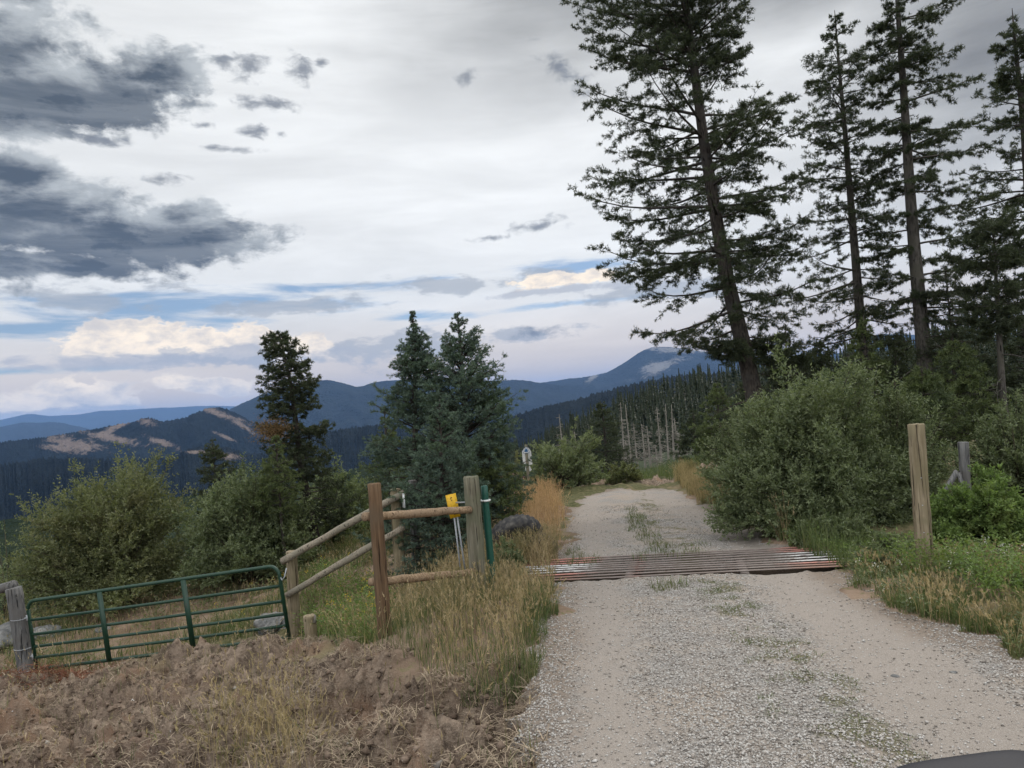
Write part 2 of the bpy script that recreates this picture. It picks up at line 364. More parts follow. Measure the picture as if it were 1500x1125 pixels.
# ------------------------------------------------------------------ far land
def ridge(name, pts, mt, front=.55, zf=-400., cols=1400, rows=70, jag=.0, gully=.12, patches=None, seed=0, shape=1.2, px0=-500, px1=2000, back=.35):
    pts = np.array(pts, float); px = np.linspace(px0, px1, cols)
    py = np.interp(px, pts[:, 0], pts[:, 1]); D = np.interp(px, pts[:, 0], pts[:, 2])
    # soft corners
    k = np.hanning(21); k /= k.sum()
    py = np.convolve(np.pad(py, 10, 'edge'), k, 'valid'); D = np.convolve(np.pad(D, 10, 'edge'), k, 'valid')
    py = py + 3.0*fbm(px/60, px*0+seed, 4, seed)
    dr = np.array([ray(a, b) for a, b in zip(px, py)]); hz = np.hypot(dr[:, 0], dr[:, 1])
    dx = dr[:, 0]/hz; dy = dr[:, 1]/hz; zc = CAMZ + D*dr[:, 2]/hz
    zc = zc + jag*fbm(px*1.1, px*0, 3, seed+3)*2
    s = np.concatenate([np.linspace(0, 1, rows)**.8, np.linspace(1, 2, 14)[1:]])
    S, _ = np.meshgrid(s, px, indexing='ij')
    dist = np.where(S <= 1, D*(front+(1-front)*S), D*(1+back*(S-1)))
    sf = np.clip(S, 0, 1)
    z = zf+(zc-zf)*np.where(S <= 1, sf**shape, 1-(S-1)*.8)
    env = np.sin(np.pi*np.clip(S, 0, 1))**.8
    U = np.broadcast_to(px, S.shape)
    z = z + env*gully*(zc-zf)*fbm(U/70+S*1.2, S*2.2, 5, seed+9, .55)*1.6
    z = z + jag*fbm(U/1.6, S*90, 3, seed+5)*1.2*np.clip(S*4, 0, 1)
    Vv = np.stack([dx*dist, dy*dist, z], -1).reshape(-1, 3)
    ny, nx = S.shape; i = np.arange(nx*ny).reshape(ny, nx)
    Q = np.stack([i[:-1, :-1], i[:-1, 1:], i[1:, 1:], i[1:, :-1]], -1).reshape(-1, 4)
    pa = np.full(len(Vv), -4.)
    if patches:
        d = Vv-CAM; dep = d@_f; ppx = 750+F*(d@RIGHT)/dep; ppy = 562.5-F*(d@UP)/dep
        for (cx, cy, rx, ry, an) in patches:
            ca, sa = math.cos(math.radians(an)), math.sin(math.radians(an))
            u = ((ppx-cx)*ca+(ppy-cy)*sa)/rx; v = (-(ppx-cx)*sa+(ppy-cy)*ca)/ry
            pa = np.maximum(pa, 1.3-np.sqrt(u*u+v*v))
        pa = np.where(S.ravel() > 1.2, 0, pa)
    o = npmesh(name, Vv, None, Q, mt, attrs={'patch': pa}, smooth=True); tag(o, kind='structure')
    return px, D, zc, dx, dy
def hillmat(name, c0, c1, pc, sc, ns=.9):
    m, t = mat(name); pa = t.attr('patch')
    n = t.noise(t.pos, sc, 7, .68); n2 = t.noise(t.pos, sc*6, 4, .7)
    col = t.mix(t.ss(n, .3, .7), c0, c1)
    f = t.ss(t.add(pa, t.mul(t.sub(t.add(t.mul(n, .55), t.mul(n2, .45)), .5), 5.)), .15, .95)
    col = t.mix(f, col, t.mix(n2, pc, tuple(v*1.3 for v in pc)))
    princ(t, col, .95, n2, .8, .35/sc, .05); MAT[name] = m; return m
h1 = hillmat('hill_forest', (.004, .009, .013), (.010, .016, .019), (.17, .135, .115), .004)
h2 = hillmat('hill_far', (.006, .011, .015), (.015, .022, .024), (.17, .165, .16), .0018)
h3 = hillmat('hill_near', (.012, .022, .014), (.034, .044, .022), (.12, .12, .06), .02)
ridge('hills_distant', [(-500, 640, 42000), (-100, 622, 42000), (0, 616, 42000), (45, 606, 42000), (70, 611, 42000), (110, 606, 42000), (150, 601, 42000), (230, 598, 42000), (310, 595, 42000), (420, 600, 42000), (700, 590, 42000), (1200, 540, 25000), (1280, 490, 25000), (1345, 492, 25000), (1500, 500, 25000), (2000, 480, 25000)], h2, .8, -600, jag=6, seed=1)
ridge('hills_blue', [(-500, 650, 24000), (-50, 636, 24000), (30, 619, 24000), (80, 618, 24000), (140, 632, 24000), (300, 640, 24000), (2000, 600, 24000)], h2, .75, -600, jag=6, seed=2)
ridge('mountains_central', [(-500, 680, 13000), (200, 650, 13000), (330, 602, 13000), (375, 580, 13000), (420, 566, 13000), (455, 561, 13000), (475, 556, 13000), (500, 561, 13000), (525, 569, 13000), (545, 562, 13000), (575, 556, 13500), (640, 553, 14000), (700, 560, 14000), (760, 557, 14000), (830, 566, 14000), (1000, 580, 14000), (2000, 560, 14000)], h2, .6, -600, jag=5, seed=3, gully=.2)
ridge('mountain_peak', [(-500, 700, 17000), (700, 575, 17000), (780, 562, 17000), (850, 552, 17000), (885, 546, 17000), (910, 533, 17000), (930, 520, 17000), (950, 510, 17000), (970, 507, 17000), (1000, 509, 17000), (1035, 514, 17000), (1065, 521, 17000), (1110, 523, 17000), (1200, 520, 17000), (1270, 512, 17000), (2000, 500, 17000)], h2, .65, -600, jag=5, seed=4, gully=.2,
      patches=[(965, 538, 38, 9, -22), (990, 513, 52, 5, 4), (868, 553, 14, 4, -35)])
ridge('hills_meadow', [(-500, 660, 6500), (0, 648, 6500), (60, 640, 6500), (120, 632, 6500), (190, 620, 6500), (215, 612, 6500), (240, 619, 6500), (270, 612, 6500), (305, 597, 6500), (325, 597, 6500), (350, 608, 6500), (380, 625, 6500), (420, 648, 6500), (520, 690, 6500), (2000, 720, 6500)], h1, .55, -650, cols=2200, rows=130, jag=7, seed=5, gully=.22,
      patches=[(105, 650, 42, 9, 10), (165, 642, 42, 6, 12), (165, 628, 34, 5, -22), (215, 618, 16, 6, 8), (328, 608, 34, 5, 20), (352, 622, 26, 4, 30), (238, 648, 24, 5, 20), (330, 640, 16, 3, 22), (92, 657, 32, 7, 10)])
ridge('hills_forest', [(-500, 740, 3600), (-50, 690, 3600), (60, 672, 3600), (180, 672, 3600), (250, 668, 3600), (285, 656, 3600), (330, 655, 3600), (365, 665, 3600), (400, 660, 3600), (450, 636, 3600), (500, 628, 3600), (560, 622, 3600), (620, 626, 3600), (760, 640, 3600), (2000, 700, 3600)], h1, .12, -520, cols=2200, rows=150, jag=7, seed=6, gully=.16, shape=.8,
      patches=[(335, 668, 26, 5, 6), (285, 662, 18, 3, 0)])
ridge('hills_saddle', [(-500, 800, 3000), (500, 690, 3000), (680, 630, 3000), (740, 612, 3000), (800, 594, 3000), (870, 577, 3000), (930, 563, 3000), (1000, 549, 3000), (1100, 541, 3000), (1280, 525, 2800), (1450, 500, 2500), (2000, 470, 2500)], h1, .15, -420, cols=1600, rows=110, jag=6, seed=7, gully=.12, shape=.8)
hp = ridge('hillside', [(-500, 1200, 520), (480, 900, 480), (560, 760, 460), (640, 700, 440), (740, 676, 420), (800, 655, 400), (860, 625, 390), (920, 597, 380), (960, 584, 370), (1020, 570, 360), (1100, 560, 350), (1200, 548, 330), (1300, 530, 320), (1400, 510, 300), (1500, 496, 290), (2000, 440, 290)], h3, .33, -34, cols=900, rows=80, jag=.4, seed=8, gully=.08, shape=.85)
# valley floor out to the horizon
mb = MB(); th = np.linspace(0, 2*np.pi, 73)[:-1]
rr = [0, 3000, 12000, 30000, 60000]
vv = [(0, 0, -640)]+[(r*math.cos(a), r*math.sin(a), -640) for r in rr[1:] for a in th]
tt = [(0, 1+k, 1+(k+1) % 72) for k in range(72)]; qq = []
for r in range(len(rr)-2):
    for k in range(72): qq.append((1+r*72+k, 1+(r+1)*72+k, 1+(r+1)*72+(k+1) % 72, 1+r*72+(k+1) % 72))
tag(npmesh('valley', vv, tt, qq, h1, attrs={'patch': np.full(len(vv), -4.)}), kind='structure')
# ------------------------------------------------------------------ foliage machinery
def norm(v): return v/(np.linalg.norm(v, axis=-1, keepdims=True)+1e-9)
def perp(d, rng):
    r = rng.normal(size=d.shape); r = r-(r*d).sum(-1, keepdims=True)*d; return norm(r)
def needles(p, d, side, L, w, var):        # thin triangles
    a = p-side*w/2; b = p+side*w/2; c = p+d*L
    V = np.stack([a, b, c], 1).reshape(-1, 3); T = np.arange(len(V)).reshape(-1, 3)
    return V, T, np.repeat(var, 3)
def leaves(p, d, side, L, w, var):         # folded lance shaped leaf, 2 triangles
    n = np.cross(d, side)
    mid = p+d*L*.45
    V = np.stack([p, mid+side*w/2+n*w*.12, p+d*L, mid-side*w/2+n*w*.12], 1).reshape(-1, 3)
    k = np.arange(len(p))*4
    T = np.concatenate([np.stack([k, k+1, k+2], 1), np.stack([k, k+2, k+3], 1)])
    return V, T, np.repeat(var, 4)
def conifer(path, r0, t0, prof, nb, rng, elev=(-.1, .5), droop=.35, upt=.35, nj=14, nk=5, nn=8, nl=.07, nw=.016, tw=.2, gap=.35, bl=.42, dead=0, whorl=0):
    """path: trunk points bottom->top (world). prof(t)->(left,right) reach in metres. returns dict of meshes"""
    path = np.asarray(path, float); seg = np.linalg.norm(np.diff(path, axis=0), axis=1); cum = np.concatenate([[0], np.cumsum(seg)]); H = cum[-1]
    tt = np.linspace(0, 1, 24); tp = np.stack([np.interp(tt*H, cum, path[:, k]) for k in range(3)], 1)
    tp[:, 0] += .012*H*.1*np.sin(tt*9+1); 
    tr = MB(); tr.tube(tp, r0*(1-tt)**.8*(1+.22*np.exp(-tt*30))+.008, 10)
    t = t0+(1-t0)*(np.sort(rng.random(nb)))**.92*.985
    if whorl: t = t0+(1-t0)*(np.floor((t-t0)/(1-t0)*whorl)/whorl)+rng.normal(0, .004, nb)
    t = np.clip(t, t0, .99)
    base = np.stack([np.interp(t*H, cum, path[:, k]) for k in range(3)], 1)
    az = np.arange(nb)*2.39996+rng.normal(0, .35, nb)
    Lf = np.array([prof(a) for a in t]); c = (np.cos(az)+1)/2
    L = (Lf[:, 0]*(1-c)+Lf[:, 1]*c)*np.clip(rng.normal(.90, gap*.5, nb), .35, 1.14)
    L = np.maximum(L*np.where(rng.random(nb) < .12, 1.1, 1), .06)
    e = elev[0]+(elev[1]-elev[0])*((t-t0)/(1-t0))+rng.normal(0, .10, nb)
    out = np.stack([np.cos(az), np.sin(az), 0*az], 1); zz = np.array([0, 0, 1.])
    bend = perp(out, rng)*rng.normal(0, .12, nb)[:, None]; bend[:, 2] = 0
    dr = droop*(1-.6*(t-t0)/(1-t0))
    def bpos(s):   # s (...,) broadcast on axis 1
        s3 = s[..., None]
        return base[:, None]+L[:, None, None]*(out[:, None]*s3*np.cos(e)[:, None, None]+bend[:, None]*s3**2+zz*(np.sin(e)[:, None, None]*s3-dr[:, None, None]*s3**1.6+upt*dr[:, None, None]*2.2*s3**3.2))
    sb = np.linspace(0, 1, 7); bp = bpos(np.broadcast_to(sb, (nb, 7)))
    lm = MB()
    for k in range(nb): lm.tube(bp[k], (max(.006, min(.045, .010+.012*L[k])))*(1-sb*.85), 4, cap=False)
    # branchlets
    j = (np.arange(nj)+.5)/nj; s = np.clip(.10+.90*j[None]**.85+rng.normal(0, .02, (nb, nj)), .06, 1)
    keep = rng.random((nb, nj)) < (.25+.95*s**.5)*(1-gap*.25)*np.clip(L/.45, .22, 1)[:, None]
    p1 = bpos(s); p2 = bpos(np.minimum(s+.03, 1.03)); tg = norm(p2-p1)
    sg = np.where((np.arange(nj) % 2 == 0)[None], 1., -1.)*np.ones((nb, 1))
    sd = norm(np.cross(tg, zz)); beta = rng.normal(.85, .2, (nb, nj))[..., None]
    beta = np.where((s > .93)[..., None], beta*.3, beta)
    bd = norm(tg*np.cos(beta)+sd*sg[..., None]*np.sin(beta)+zz*rng.normal(-.12, .22, (nb, nj))[..., None])
    blen = (bl*L[:, None]*(1-s)**.7+np.minimum(.10, L[:, None]*.25)+.06*L[:, None])*rng.uniform(.6, 1.2, (nb, nj)); blen = np.minimum(blen, 1.1)
    p1 = p1[keep]; bd = bd[keep]; blen = blen[keep]; m = len(p1); sk = s[keep]
    # twigs on branchlets
    nt = np.maximum(2, np.minimum(nk*3, (blen/tw*nk*.55).astype(int)+2))
    rep = np.repeat(np.arange(m), nt); u = 1-.92*rng.random(len(rep))**1.35
    tpz = p1[rep]+bd[rep]*(blen[rep]*u)[:, None]-zz*(.12*blen[rep]*u*u)[:, None]
    tsd = perp(bd[rep], rng); tsd[:, 2] *= .45; td = norm(bd[rep]*.75+tsd*.85+zz*.05); Lk = np.broadcast_to(L[:, None], keep.shape)[keep][rep]; tl = tw*np.clip(Lk/.6, .3, 1)*rng.uniform(.5, 1.15, len(rep))*(1-.35*u)
    # needles on twigs
    rp2 = np.repeat(np.arange(len(rep)), nn); v = rng.random(len(rp2))
    np_ = tpz[rp2]+td[rp2]*(tl[rp2]*v)[:, None]
    q = perp(td[rp2], rng); nd = norm(td[rp2]*rng.uniform(.35, 1., len(rp2))[:, None]+q)
    side = norm(np.cross(nd, rng.normal(size=nd.shape)))
    var = np.clip(rng.random(len(rep))[rp2]*.7+rng.random(len(rp2))*.3, 0, 1)
    V, T, va = needles(np_, nd, side, nl*rng.uniform(.7, 1.2, len(rp2))[:, None], nw, var)
    # twig wood (three-sided slivers)
    for q0 in range(min(m, 1400)):
        k = q0 if m <= 1400 else int(q0*m/1400)
        lm.tube([p1[k], p1[k]+bd[k]*blen[k]*.9-zz*.1*blen[k]], [.005, .002], 3, cap=False)
    for k in range(dead):
        tb = t0*rng.uniform(.45, 1.08); b0 = np.array([np.interp(tb*H, cum, path[:, i]) for i in range(3)]); a = rng.uniform(0, 6.28); ll = rng.uniform(.4, 1.8)
        o = np.array([math.cos(a), math.sin(a), 0]); ss_ = np.linspace(0, 1, 6)[:, None]
        pp = b0+o*ll*ss_+zz*(-.35*ll*ss_**1.6)+rng.normal(0, .03, (6, 3))*ss_
        lm.tube(pp, .012*(1-ss_[:, 0]*.8)+.002, 4, cap=False)
        for qk in range(5):
            s0 = pp[rng.integers(2, 6)]; dd = norm(o+rng.normal(0, .7, 3)); lm.tube([s0, s0+dd*rng.uniform(.15, .5)], [.005, .002], 3, cap=False)
    return tr, lm, (V, T, va)
def tree(name, label, cat, parts, base, nmat, bmat, group=None):
    tr, lm, (V, T, va) = parts
    e = empty(name, base, label, cat, group); b = np.asarray(base, float)
    tr.V += lm.V; tr.var += lm.var; tr.T += [a+tr.n for a in lm.T]; tr.Q += [a+tr.n for a in lm.Q]; tr.n += lm.n
    tr.build('trunk', MAT[bmat], e, True)
    npmesh('crown', V-b, T, None, MAT[nmat], e, {'var': va}); return e
def prof_px(tab, Y, path, xr):                 # table of (py, left px, right px) -> reach by height fraction
    tab = np.array(tab, float); z = np.array([P(xr, a, Y)[2] for a in tab[:, 0]])
    z0 = path[0][2]; z1 = path[-1][2]; tf = (z-z0)/(z1-z0); k = Y/F; o = np.argsort(tf)
    return lambda a: (np.interp(a, tf[o], tab[o, 1])*k, np.interp(a, tf[o], tab[o, 2])*k)
def ppath(pts, Y):
    pts = [P(a, b, Y) for a, b in pts]; g = pts[0]; g0 = np.array([g[0]+.05, Y, gbase(g[0], Y)-.15]); return [g0]+pts
def hero(name, label, cat, tp, Y, tab, r0, crown_y, nmat, bmat, seed, **kw):
    path = ppath(tp, Y); z0, z1 = path[0][2], path[-1][2]
    t0 = (P(tp[0][0], crown_y, Y)[2]-z0)/(z1-z0); rng = np.random.default_rng(seed)
    return tree(name, label, cat, conifer(path, r0, t0, prof_px(tab, Y, path, (tp[0][0]+tp[-1][0])/2), rng=rng, **kw), path[0], nmat, bmat)
hero('fir_tree', 'tallest, broad leaning dark fir whose top leaves the picture, left of the other tall trees', 'tree',
     [(1108, 600), (1092, 520), (1064, 400), (1047, 300), (1030, 200), (1016, 100), (1003, 0), (985, -190)], 19.,
     [(540, 20, 40), (500, 60, 80), (455, 150, 105), (430, 185, 110), (380, 180, 108), (320, 180, 110), (250, 185, 120), (200, 178, 115), (120, 150, 108), (90, 155, 92), (0, 175, 80), (-60, 140, 66), (-190, 6, 6)],
     .255, 520, 'needle_fir', 'bark', 21, nb=155, elev=(-.12, .75), droop=.30, upt=.5, nj=18, nk=7, nn=19, nl=.085, nw=.015, tw=.22, gap=.5, dead=12)
hero('conifer_tree', 'tall slender conifer with ragged narrow crown, second of the tall trees from the left', 'tree',
     [(1270, 560), (1262, 480), (1254, 380), (1243, 260), (1234, 160), (1228, 90), (1223, 15)], 20.5,
     [(520, 70, 50), (490, 105, 60), (430, 90, 60), (350, 90, 55), (250, 75, 40), (230, 90, 45), (170, 70, 40), (130, 85, 45), (100, 45, 45), (60, 20, 26), (15, 2, 2)],
     .17, 520, 'needle_fir', 'bark_grey', 22, nb=112, elev=(-.15, .5), droop=.30, upt=.45, nj=12, nk=6, nn=17, nl=.08, nw=.014, tw=.19, gap=.85, dead=10)
hero('conifer_tree', 'straight tall conifer with thick bare trunk and layered flat branches, cut by the top edge', 'tree',
     [(1356, 560), (1350, 470), (1340, 360), (1332, 260), (1324, 150), (1316, 40), (1308, -110)], 18.5,
     [(520, 40, 60), (480, 45, 70), (420, 60, 90), (370, 65, 85), (300, 45, 90), (250, 40, 95), (180, 42, 115), (100, 40, 85), (40, 35, 70), (0, 30, 60), (-110, 3, 3)],
     .205, 500, 'needle_fir', 'bark_grey', 23, nb=92, elev=(.02, .08), droop=.20, upt=.32, nj=15, nk=6, nn=18, nl=.08, nw=.014, tw=.15, gap=.6, bl=.30, dead=8, whorl=26)
hero('conifer_tree', 'tall ragged conifer at the right edge of the picture, its crown half out of view', 'tree',
     [(1525, 520), (1516, 400), (1507, 280), (1498, 170), (1488, 80), (1483, 12)], 19.5,
     [(430, 60, 60), (380, 105, 90), (300, 100, 90), (240, 95, 80), (180, 75, 60), (120, 40, 40), (80, 30, 30), (12, 3, 3)],
     .22, 430, 'needle_fir', 'bark', 24, nb=85, elev=(-.1, .5), droop=.28, upt=.5, nj=13, nk=7, nn=17, nl=.08, nw=.015, tw=.21, gap=.75, dead=6)
hero('pine_tree', 'small thin trunked pine with bushy top in front of the tall right conifers', 'tree',
     [(1474, 640), (1468, 560), (1463, 480), (1458, 400), (1454, 322)], 15.,
     [(500, 25, 25), (470, 45, 45), (430, 62, 55), (390, 60, 50), (350, 35, 35), (322, 10, 10)],
     .085, 490, 'needle_fir', 'bark_grey', 25, nb=52, elev=(-.1, .7), droop=.2, upt=.6, nj=11, nk=6, nn=16, nl=.10, nw=.017, tw=.2, gap=.6, dead=6)
hero('conifer_sapling', 'thin young conifer between two of the tall trunks', 'tree',
     [(1398, 560), (1394, 500), (1389, 440), (1384, 385)], 18.,
     [(540, 40, 40), (480, 40, 40), (430, 26, 26), (385, 2, 2)], .05, 545, 'needle_fir', 'bark', 26, nb=45, nj=9, nk=4, nn=10, gap=.6)
hero('spruce_tree', 'dark ragged spruce with a brown dead patch standing alone above the left willows', 'tree',
     [(462, 790), (448, 720), (436, 640), (425, 560), (412, 500), (407, 484)], 19.,
     [(770, 52, 55), (720, 55, 52), (680, 55, 45), (640, 45, 40), (600, 40, 40), (560, 34, 30), (520, 28, 26), (500, 20, 20), (484, 7, 7)],
     .13, 760, 'needle_fir', 'bark', 27, nb=150, elev=(-.05, .4), droop=.25, upt=.6, nj=9, nk=5, nn=14, nl=.075, nw=.02, tw=.16, gap=.6)
hero('spruce_tree', 'left of the two pointed green spruces behind the wooden brace', 'tree',
     [(612, 800), (610, 700), (608, 600), (606, 520), (605, 455)], 16.,
     [(780, 66, 70), (720, 72, 70), (640, 60, 60), (580, 46, 48), (540, 30, 34), (510, 18, 20), (485, 7, 8), (455, 1, 1)],
     .09, 800, 'needle_spruce', 'bark', 28, nb=200, elev=(-.05, .85), droop=.16, upt=.7, nj=11, nk=6, nn=19, nl=.048, nw=.011, tw=.15, gap=.6)
hero('spruce_tree', 'right of the two pointed green spruces behind the wooden brace, fuller and darker', 'tree',
     [(690, 800), (686, 700), (680, 600), (675, 520), (670, 457)], 15.5,
     [(780, 76, 66), (720, 78, 76), (660, 70, 80), (600, 58, 76), (560, 46, 60), (520, 30, 40), (490, 15, 18), (457, 1, 1)],
     .095, 800, 'needle_spruce', 'bark', 29, nb=240, elev=(-.1, .8), droop=.14, upt=.8, nj=12, nk=6, nn=19, nl=.048, nw=.011, tw=.16, gap=.65)
hero('spruce_tree', 'short blue green spruce in front of the two pointed spruces', 'tree',
     [(650, 850), (648, 780), (647, 700), (645, 640), (644, 585)], 12.6,
     [(840, 66, 60), (790, 72, 60), (740, 66, 60), (700, 55, 52), (660, 35, 40), (620, 20, 24), (585, 1, 1)],
     .06, 845, 'needle_spruce', 'bark', 30, nb=130, elev=(-.1, .7), droop=.12, upt=.8, nj=12, nk=5, nn=16, nl=.04, nw=.010, tw=.13, gap=.35)
hero('young_conifer', 'bright green young conifer on the left flank of the pointed spruces', 'tree',
     [(572, 760), (570, 700), (566, 650), (563, 600)], 19.,
     [(750, 36, 30), (700, 34, 30), (650, 20, 20), (600, 2, 2)], .05, 755, 'needle_young', 'bark', 31, nb=70, elev=(0, .8), droop=.1, nj=9, nk=4, nn=11, gap=.4)
hero('young_conifer', 'small green conifer in front of the dark lone spruce', 'tree',
     [(412, 760), (409, 720), (406, 680), (404, 640)], 17.,
     [(750, 28, 28), (710, 26, 26), (670, 15, 15), (640, 2, 2)], .04, 755, 'needle_young', 'bark', 32, nb=60, elev=(0, .8), droop=.1, nj=8, nk=4, nn=11, gap=.4)
hero('small_spruce', 'small dark spruce tip poking up between the two left willow bushes', 'tree',
     [(318, 760), (316, 720), (313, 680), (311, 643)], 24.,
     [(750, 28, 28), (700, 24, 24), (670, 16, 16), (643, 2, 2)], .06, 755, 'needle_fir', 'bark', 33, nb=70, elev=(0, .6), droop=.15, nj=8, nk=4, nn=11, nw=.02, gap=.4)
hero('young_conifer', 'low green conifer right of the pointed spruces, left of the trail sign', 'tree',
     [(716, 760), (716, 720), (717, 680), (717, 650)], 15.,
     [(760, 50, 45), (720, 44, 40), (690, 26, 26), (650, 2, 2)], .05, 762, 'needle_young', 'bark', 34, nb=70, elev=(.1, .8), droop=.1, nj=9, nk=4, nn=11, gap=.5)
hero('dark_conifer', 'dark conifer behind the round willow bush beside the grey snags', 'tree',
     [(890, 700), (888, 660), (884, 620), (880, 588)], 40.,
     [(700, 42, 46), (670, 38, 36), (640, 26, 26), (610, 14, 14), (588, 2, 2)], .12, 705, 'needle_fir', 'bark', 35, nb=90, elev=(-.1, .5), droop=.2, nj=9, nk=4, nn=9, nl=.1, nw=.035, tw=.3, gap=.4)
und = [(1150, 610, 478, 20., 40, 'dark young conifer right of the leaning fir trunk'), (1200, 620, 500, 24., 45, 'dark young conifer below the second tall tree, left side'), (1265, 600, 462, 17., 30, 'narrow green conifer hugging the foot of the second tall tree'),
       (1310, 620, 492, 22., 48, 'dark bushy conifer between the second and third tall trunks'), (1395, 640, 500, 15., 60, 'bushy olive conifer in the thicket under the third tall tree'), (1440, 640, 520, 18., 55, 'dark conifer in the thicket behind the small pine trunk'),
       (1500, 640, 470, 17., 60, 'dark conifer in the thicket at the right edge'), (1050, 680, 560, 33., 42, 'green conifer at the left end of the roadside willow'), (1015, 690, 600, 42., 36, 'dark conifer right of the grey snags near the road end'),
       (1350, 660, 540, 14., 55, 'low olive conifer behind the top of the roadside willow'), (1100, 660, 545, 26., 40, 'dark conifer behind the foot of the leaning fir')]
for k, (x, yb, yt, Yd, w, lab) in enumerate(und):
    hero('thicket_conifer', lab, 'tree', [(x+4, yb), (x+3, (yb+yt)/2), (x, yt)], Yd, [(yb, w, w), ((yb+yt)/2, w*.75, w*.75), (yt+.2*(yb-yt), w*.35, w*.35), (yt, 2, 2)], .07, yb-2,
         'needle_young' if k in (2, 4, 7, 9) else 'needle_fir', 'bark', 60+k, nb=75, elev=(-.05, .6), droop=.15, nj=9, nk=4, nn=10, nl=.07+Yd*.0012, nw=.010+Yd*.0005, tw=.2, gap=.5)
# rusty dead patch on the lone spruce is left to its own clump of brown needles
rng = np.random.default_rng(3); c = P(398, 630, 18.3); n = 1500
p0 = c+rng.normal(0, 1, (n, 3))*np.array([.22, .15, .14]); d = norm(rng.normal(size=(n, 3))); V, T, va = needles(p0, d, perp(d, rng), .07, .018, rng.random(n))
sp = [o for o in COL.objects if o.name.startswith('spruce_tree') and 'lone' in o['label'] or 'alone' in str(o.get('label', ''))][0]
tag(npmesh('dead_branch', V-np.array(sp.location), T, None, MAT['needle_brown'], sp, {'var': va}), 'brown dead needles low on the left side')
# grey dead snags
sn = [(820, 632, 598, 55), (843, 640, 620, 55), (908, 672, 592, 70), (918, 680, 582, 72), (927, 690, 607, 75), (938, 690, 612, 70), (946, 690, 620, 66), (962, 690, 590, 68), (972, 690, 585, 70), (980, 692, 590, 66), (990, 692, 605, 64), (956, 690, 640, 60), (1003, 690, 640, 66), (912, 690, 640, 62)]
sn.sort()
ords = ['first', 'second', 'third', 'fourth', 'fifth', 'sixth', 'seventh', 'eighth', 'ninth', 'tenth', 'eleventh', 'twelfth', 'thirteenth', 'fourteenth']
for k, (x, yb, yt, Yd) in enumerate(sn):
    rng = np.random.default_rng(90+k); top = P(x+rng.uniform(-4, 4), yt+rng.uniform(-4, 14), Yd); bx = P(x+8, 690, Yd); zb = float(gbase(bx[0], Yd))
    b0 = np.array([bx[0], Yd, min(zb, bx[2])-.3])
    mb = MB(); ss_ = np.linspace(0, 1, 8)[:, None]; pp = b0+(top-b0)*ss_; mb.tube(pp, .13*(1-ss_[:, 0]*.85), 6)
    H = top[2]-b0[2]; lb = MB()
    for q in range(60):
        s = rng.uniform(.3, .98); b = b0+(top-b0)*s; a = rng.uniform(0, 6.28); l = (1.15-s)*rng.uniform(.4, 1.5)*(.4 if x in (918, 972, 980) else 1)
        o = np.array([math.cos(a), math.sin(a), 0]); lb.tube([b, b+o*l*.5+[0, 0, -.05*l], b+o*l+[0, 0, -.25*l]], [.028, .02, .008], 3, cap=False)
        for w in range(2): 
            q0 = b+o*l*rng.uniform(.4, .9); lb.tube([q0, q0+norm(o+rng.normal(0, .8, 3))*l*.4], [.014, .006], 3, cap=False)
    e = empty('dead_snag', b0, 'bare grey dead conifer beyond the road end, %s snag from the left' % ords[k], 'dead tree', 'grey dead snags beyond the road end')
    mb.V += lb.V; mb.var += lb.var; mb.Q += [a+mb.n for a in lb.Q]; mb.n += lb.n; mb.build('trunk', MAT['snag'], e)
# far-off woods: many small conifers merged
def lowtree(rng, n=110):
    s = rng.random(n)**.75; z = .08+.92*s; a = rng.uniform(0, 6.28, n); r = .17*(1-z)**.85*rng.uniform(.5, 1.15, n)+.004
    o = np.stack([np.cos(a), np.sin(a), 0*a], 1); p = np.stack([0*a, 0*a, z+.035], 1); tip = o*r[:, None]+np.stack([0*a, 0*a, z-.02*rng.random(n)], 1)
    sd = np.cross(o, [0, 0, 1.])*(.022+.30*r)[:, None]
    low = o*(r*.6)[:, None]+np.stack([0*a, 0*a, z-.035], 1)
    V = np.stack([p*1., low+sd, tip, low-sd], 1).reshape(-1, 3); k = np.arange(n)*4
    T = np.concatenate([np.stack([k, k+1, k+2], 1), np.stack([k, k+2, k+3], 1)]); va = np.repeat(rng.random(n), 4)
    return V, T, va
rng = np.random.default_rng(8); protos = [lowtree(rng) for _ in range(6)]
def wood(name, pts, hs, kindlab, mt='needle_far'):
    Vs, Ts, As = [], [], []; off = 0
    for (x, y, z), h in zip(pts, hs):
        V, T, va = protos[rng.integers(6)]; a = rng.uniform(0, 6.28); c, s = math.cos(a), math.sin(a)
        wd = h*rng.uniform(.8, 1.3); W_ = np.stack([(V[:, 0]*c-V[:, 1]*s)*wd+x, (V[:, 0]*s+V[:, 1]*c)*wd+y, V[:, 2]*h+z-.3], 1)
        Vs.append(W_); Ts.append(T+off); As.append(np.clip(va*.5+rng.random()*.6, 0, 1)); off += len(V)
    return tag(npmesh(name, np.concatenate(Vs), np.concatenate(Ts), None, MAT[mt], attrs={'var': np.concatenate(As)}), kindlab, 'forest', kind='stuff')
hob = bpy.data.objects['hillside']; hv = np.empty(len(hob.data.vertices)*3, np.float32); hob.data.vertices.foreach_get('co', hv); hv = hv.reshape(-1, 900, 3)
pts = []; hs = []
while len(pts) < 3600:
    r = rng.uniform(0, 1)**.6; k = int(r*79); cidx = int(rng.integers(330, 899)); v = hv[k, cidx]
    if v[0] < -60: continue
    pts.append(v+rng.normal(0, 1.2, 3)*[1, 1, 0]); hs.append(rng.uniform(6, 13))
wood('hillside_forest', pts, hs, 'dense dark conifer forest covering the hillside beyond the road end')
pts = []; hs = []
